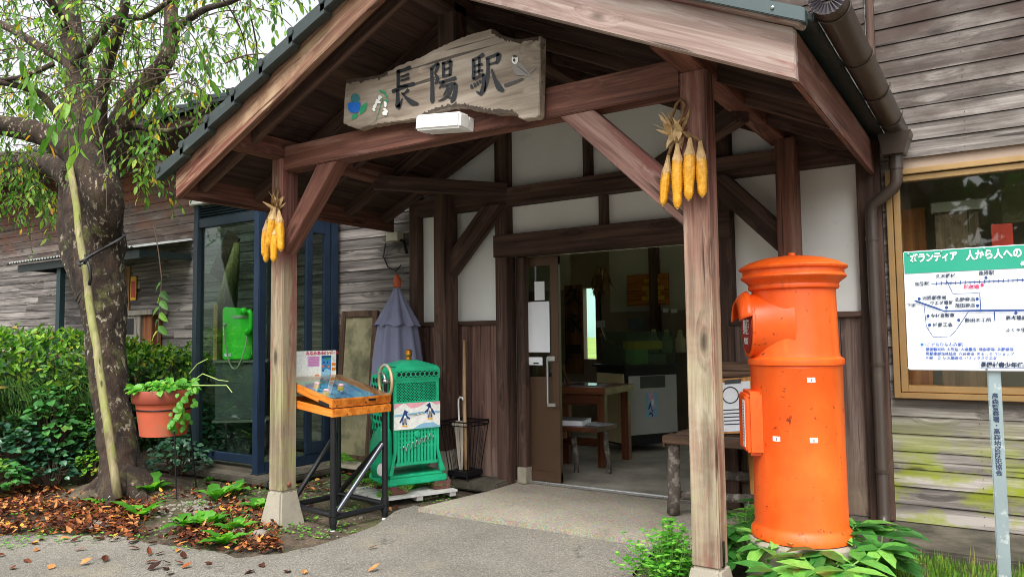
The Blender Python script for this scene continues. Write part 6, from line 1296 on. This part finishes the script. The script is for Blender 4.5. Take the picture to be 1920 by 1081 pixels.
def hellebore(lab, px, py, z, n, L, Y=None):
    c = at(px, py, Z=z); r = thing('hellebore', lab, 'plant', tuple(c), 'broad leaved plants in the bed'); b, sb = MB(), MB()
    for k in range(n):
        a = U(0, 2*PI); h = U(.07, .23); rad = U(.03, .2); q = V((c.x+rad*math.cos(a), c.y+rad*math.sin(a), z+h)); sb.tube([c, (c+q)/2+V((0, 0, .04)), q], [.005, .004, .003], 5)
        m = RN.randint(4, 6); a1 = a+U(-.5, .5)
        for j in range(m):
            t = a1+(j-(m-1)/2)*.75; d = V((math.cos(t), math.sin(t), U(-.1, .35))); leaf(b, q, d, (U(-.2, .2), U(-.3, .1), 1), L*U(.75, 1.15), L*U(.36, .46), U(.15, .4), .16)
    b.build('leaves', m_hell, r, fix=False, smooth=True); sb.build('stems', flat('green_stem', '#6c8f4a', .6), r); return r
hellebore('broad leaved plant between the porch post and the plinth', 1405, 1062, .05, 16, .14); hellebore('biggest broad leaved plant right in front of the postbox', 1490, 1090, .05, 24, .15); hellebore('broad leaved plant under the right side of the postbox', 1580, 1085, .05, 20, .16); hellebore('broad leaved plant reaching toward the downpipe foot', 1650, 1092, .05, 16, .15)
hellebore('low broad leaved plant beside the bench leg and post', 1395, 1010, .05, 9, .11); hellebore('broad leaved plant cut by the lower frame edge', 1540, 1140, .05, 16, .15)
def bush(lab, px, py, n, rx, h, r):
    c = at(px, py, Z=.05); root = thing('clover_bush', lab, 'plant', tuple(c)); b, sb = MB(), MB()
    for k in range(n):
        a = U(0, 2*PI); rad = abs(RN.gauss(0, rx*.55)); hh = h*U(.25, 1.25)*(1-.35*min(1, rad/rx)); p0 = V((c.x+rad*.4*math.cos(a), c.y+rad*.4*math.sin(a), .02)); q = V((c.x+rad*math.cos(a), c.y+rad*math.sin(a), .04+hh)); sb.tube([p0, (p0+q)/2+V((0, 0, .02)), q], [.0025, .002, .0012], 4, cap=False)
        for m in range(4):
            w = p0+(q-p0)*(.45+.18*m)
            for s_ in (-1, 1): t = a+m*1.3+s_*1.4+U(-.4, .4); leaf(b, w, (math.cos(t), math.sin(t), U(.1, .6)), (U(-.3, .3), -.3, 1), r*U(.7, 1.3), r*U(.4, .55), .2, .15)
    b.build('foliage', m_bright, root, fix=False); sb.build('stems', flat('green_stem', '#6c8f4a', .6), root, fix=False)
bush('fresh green small leaved bush left of the nearer porch post', 1258, 1085, 150, .22, .24, .034)
bush('fresh green small leaved sprigs round the foot of the plinth', 1430, 1020, 60, .16, .2, .034)
m_grass = leafmat('grass_blades', [(0., '#4b7a2a'), (.5, '#6a9a35'), (.9, '#93b04a'), (1., '#b9a76a')], .3)
b = MB()
for k in range(2600):
    px, py = U(1600, 1990), U(1040, 1120); c = at(px, py, Z=.03)
    if c.y > 4.28: continue
    a = U(0, 6.3); l = U(.02, .07)*(2.6 if U(0, 1) < .03 else 1); leaf(b, c, (math.cos(a)*.5, math.sin(a)*.5, 1), (math.cos(a), math.sin(a), .2), l, .006, .3, 0)
tag(b.build('bed_grass', m_grass, None, fix=False), 'short grass and moss along the foot of the stained ledge', 'grass', kind='stuff')
b = MB(); 
for k in range(1800):
    px, py = U(430, 860), U(880, 1010); c = at(px, py, Z=-.02)
    if NZ.noise(V((c.x*3, c.y*3, 0))) < .02 or c.y < 2.75 or c.x > -3.3 and c.y > 3.8: continue
    if c.x > -3.35: continue
    a = U(0, 6.3); rleaf(b, (c.x, c.y, -.02+U(0, .03)), (math.cos(a), math.sin(a), U(0, .5)), (U(-.3, .3), U(-.3, .3), 1), U(.012, .028))
for k in range(1600):
    px, py = U(0, 500), U(905, 1035); c = at(px, py, Z=-.02)
    if NZ.noise(V((c.x*2.5, c.y*2.5, 4))) < .1: continue
    a = U(0, 6.3); rleaf(b, (c.x, c.y, -.015+U(0, .03)), (math.cos(a), math.sin(a), U(0, .5)), (U(-.3, .3), U(-.3, .3), 1), U(.012, .024))
tag(b.build('ground_cover', leafmat('ground_cover_leaves', [(0., '#3f7a2a'), (.6, '#5f9a38'), (1., '#86b548')], .3), None, fix=False), 'tiny green ground cover on the soil under the porch', 'ground cover', kind='stuff')
# ---------------------------------------------------------------- leaf litter, pebbles, stones
m_lit = leafmat('fallen_leaves', [(0., '#2e1712'), (.4, '#512a1c'), (.65, '#784022'), (.82, '#a06034'), (.95, '#b98350'), (1., '#c99a2e')], .1, .7, .2)
b = MB()
def gz_(c): return .03
n = 0
while n < 4600:
    px = U(-30, 520); py = U(915, 1035); c = at(px, py, Z=-.02); ed = 996+ (0 if px < 200 else (px-200)*.17)+abs(RN.gauss(0, 7)) if U(0, 1) < .5 else 990+ (0 if px < 200 else (px-200)*.16)
    if py > ed: continue
    w = .9 if px < 260 and py > 935 else .55
    if U(0, 1) > w*(.5+1.5*NZ.noise(V((c.x*2.6, c.y*2.6, 2)))+(.3 if px < 260 else -.05)): continue
    a = U(0, 6.3); n += 1; leaf(b, (c.x, c.y, -.015+U(0, .04)), (math.cos(a), math.sin(a), U(-.3, .5)), (U(-.7, .7), U(-.7, .7), 1), U(.022, .062), U(.014, .032), U(-.5, .6), U(-.1, .5))
for k in range(600):
    px, py = U(380, 860), U(850, 960); c = at(px, py, Z=-.02)
    if c.x < -3.35 and NZ.noise(V((c.x*2.5, c.y*2.5, 9))) > .0: a = U(0, 6.3); leaf(b, (c.x, c.y, -.015+U(0, .03)), (math.cos(a), math.sin(a), U(-.2, .4)), (U(-.6, .6), U(-.6, .6), 1), U(.04, .07), U(.02, .035), U(-.3, .4), U(0, .4))
tag(b.build('leaf_litter', m_lit, None, fix=False), 'brown and orange fallen leaves carpeting the soil by the tree', 'fallen leaves', kind='stuff')
b = MB()
for px, py in [(60, 1022), (20, 1065), (90, 1068), (110, 1012), (130, 1017), (140, 1033), (58, 1020), (185, 1008), (190, 1012), (200, 1015), (212, 1005), (262, 1030), (280, 1043), (290, 1042), (195, 1055), (320, 1057), (275, 1070), (345, 1048), (265, 1012), (335, 1030), (570, 1078), (690, 1030), (10, 1040), (150, 1060), (240, 1020), (205, 1000)]+[(U(0, 700), U(1015, 1080)) for _ in range(14)]:
    c = at(px, py, Z=-.02); a = U(0, 6.3); leaf(b, (c.x, c.y, -.012), (math.cos(a), math.sin(a), U(0, .3)), (U(-.4, .4), U(-.4, .4), 1), U(.05, .08), U(.028, .04), U(-.3, .3), U(.1, .5))
tag(b.build('scattered_leaves', m_lit, None, fix=False), 'few dry leaves lying scattered on the grey asphalt', 'fallen leaves', kind='stuff')
b = MB()
for k in range(330):
    px, py = (RN.gauss(360, 55), RN.gauss(957, 12)) if k < 260 else (U(300, 850), U(890, 1015)); c = at(px, py, Z=-.02)
    if c.x > -3.35: continue
    r = U(.006, .018); b.sphere((c.x, c.y, -.025+r*.3), r, 7, 5, (U(.8, 1.3), U(.8, 1.3), .7))
tag(b.build('pebbles', flat('pebble', '#78736a', .9, var=.35, scale=30), None, smooth=True), 'small grey pebbles in the bare soil right of the leaves', 'pebbles', kind='stuff')
def stone(lab, px, py, r, flat_=.7):
    c = at(px, py, Z=-.02); b = MB(); b.sphere((0, 0, 0), 1, 16, 10); b.v = [tuple(V((c.x, c.y, -.02+r*flat_*.5))+V((p[0], p[1], p[2]*flat_))*r*(1+.35*NZ.noise(V(p)*1.7+V((px, 0, 0))))) for p in b.v]
    tag(b.build('stone', flat('stone_grey', '#7d776d', .95, var=.25, scale=14, bump=.7), None, smooth=True), lab, 'stone')
stone('grey stone beside the footing of the mossy post', 488, 1008, .05); stone('flat grey stone half sunk among the fallen leaves', 188, 985, .1, .25); stone('rounder stone by the spreading weed', 445, 1003, .045)
# ================================================================ trees across the forecourt, seen in the glass
m_far = leafmat('far_leaves', [(0., '#22421f'), (.6, '#35602b'), (1., '#4f7a38')], .25)
for i, (x, y, h, r, lab) in enumerate(((-9.5, -15, 9., 3.8, 'broad dark tree across the forecourt mirrored in the booth glass'), (-2.1, -11, 6.8, 2.1, 'dark tree across the forecourt mirrored left in the showcase glass'), (1.9, -10, 6., 2., 'tall dark tree across the forecourt mirrored right in the showcase glass'))):
    r_ = thing('broadleaf_tree', lab, 'tree', (x, y, 0)); MB().tube([(x, y, 0), (x+.1, y, h*.4), (x, y+.1, h*.8)], [.28, .2, .08], 12, wob=.15).build('trunk', m_cbark, r_, smooth=True); b = MB()
    for k in range(1500):
        v = rv()*U(.55, 1.); q = V((x+v.x*r, y+v.y*r, h*.62+v.z*h*.38)); q += V((NZ.noise(q*.6), NZ.noise(q*.6+V((9, 0, 0))), NZ.noise(q*.6+V((0, 9, 0)))))*.9; leaf(b, q, rv(), rv(), U(.35, .6), U(.2, .3), .2, .2)
    b.build('crown', m_far, r_, fix=False)
# ================================================================ light
SUN_EL, SUN_AZ = math.radians(58), math.radians(158)      # azimuth clockwise from +Y
w = bpy.data.worlds.new('World'); SC.world = w; w.use_nodes = True; t = w.node_tree; t.nodes.clear()
sky = t.nodes.new('ShaderNodeTexSky'); sky.sky_type = 'NISHITA'; sky.sun_disc = False; sky.sun_elevation = SUN_EL; sky.sun_rotation = SUN_AZ; sky.air_density = 1.; sky.dust_density = 6.; sky.ozone_density = 1.
hs_ = t.nodes.new('ShaderNodeHueSaturation'); hs_.inputs['Saturation'].default_value = .15; bg = t.nodes.new('ShaderNodeBackground'); bg.inputs[1].default_value = .15; ou = t.nodes.new('ShaderNodeOutputWorld')
t.links.new(sky.outputs[0], hs_.inputs['Color']); t.links.new(hs_.outputs[0], bg.inputs[0]); t.links.new(bg.outputs[0], ou.inputs[0])
sl_ = bpy.data.lights.new('sun', 'SUN'); sl_.energy = .65; sl_.angle = math.radians(25); sl_.color = (1, .96, .9); so_ = bpy.data.objects.new('sun', sl_); COL.objects.link(so_)
sd = V((math.sin(SUN_AZ)*math.cos(SUN_EL), math.cos(SUN_AZ)*math.cos(SUN_EL), math.sin(SUN_EL))); so_.rotation_euler = sd.to_track_quat('Z', 'Y').to_euler(); so_.location = sd*20
SC.view_settings.view_transform = 'Standard'; SC.view_settings.look = 'None'; SC.view_settings.gamma = 1; SC.view_settings.exposure = 1.3
SC.render.engine = 'CYCLES'; SC.cycles.max_bounces = 10; SC.cycles.diffuse_bounces = 8; SC.cycles.transparent_max_bounces = 12; SC.cycles.use_denoising = True; SC.cycles.filter_width = .95
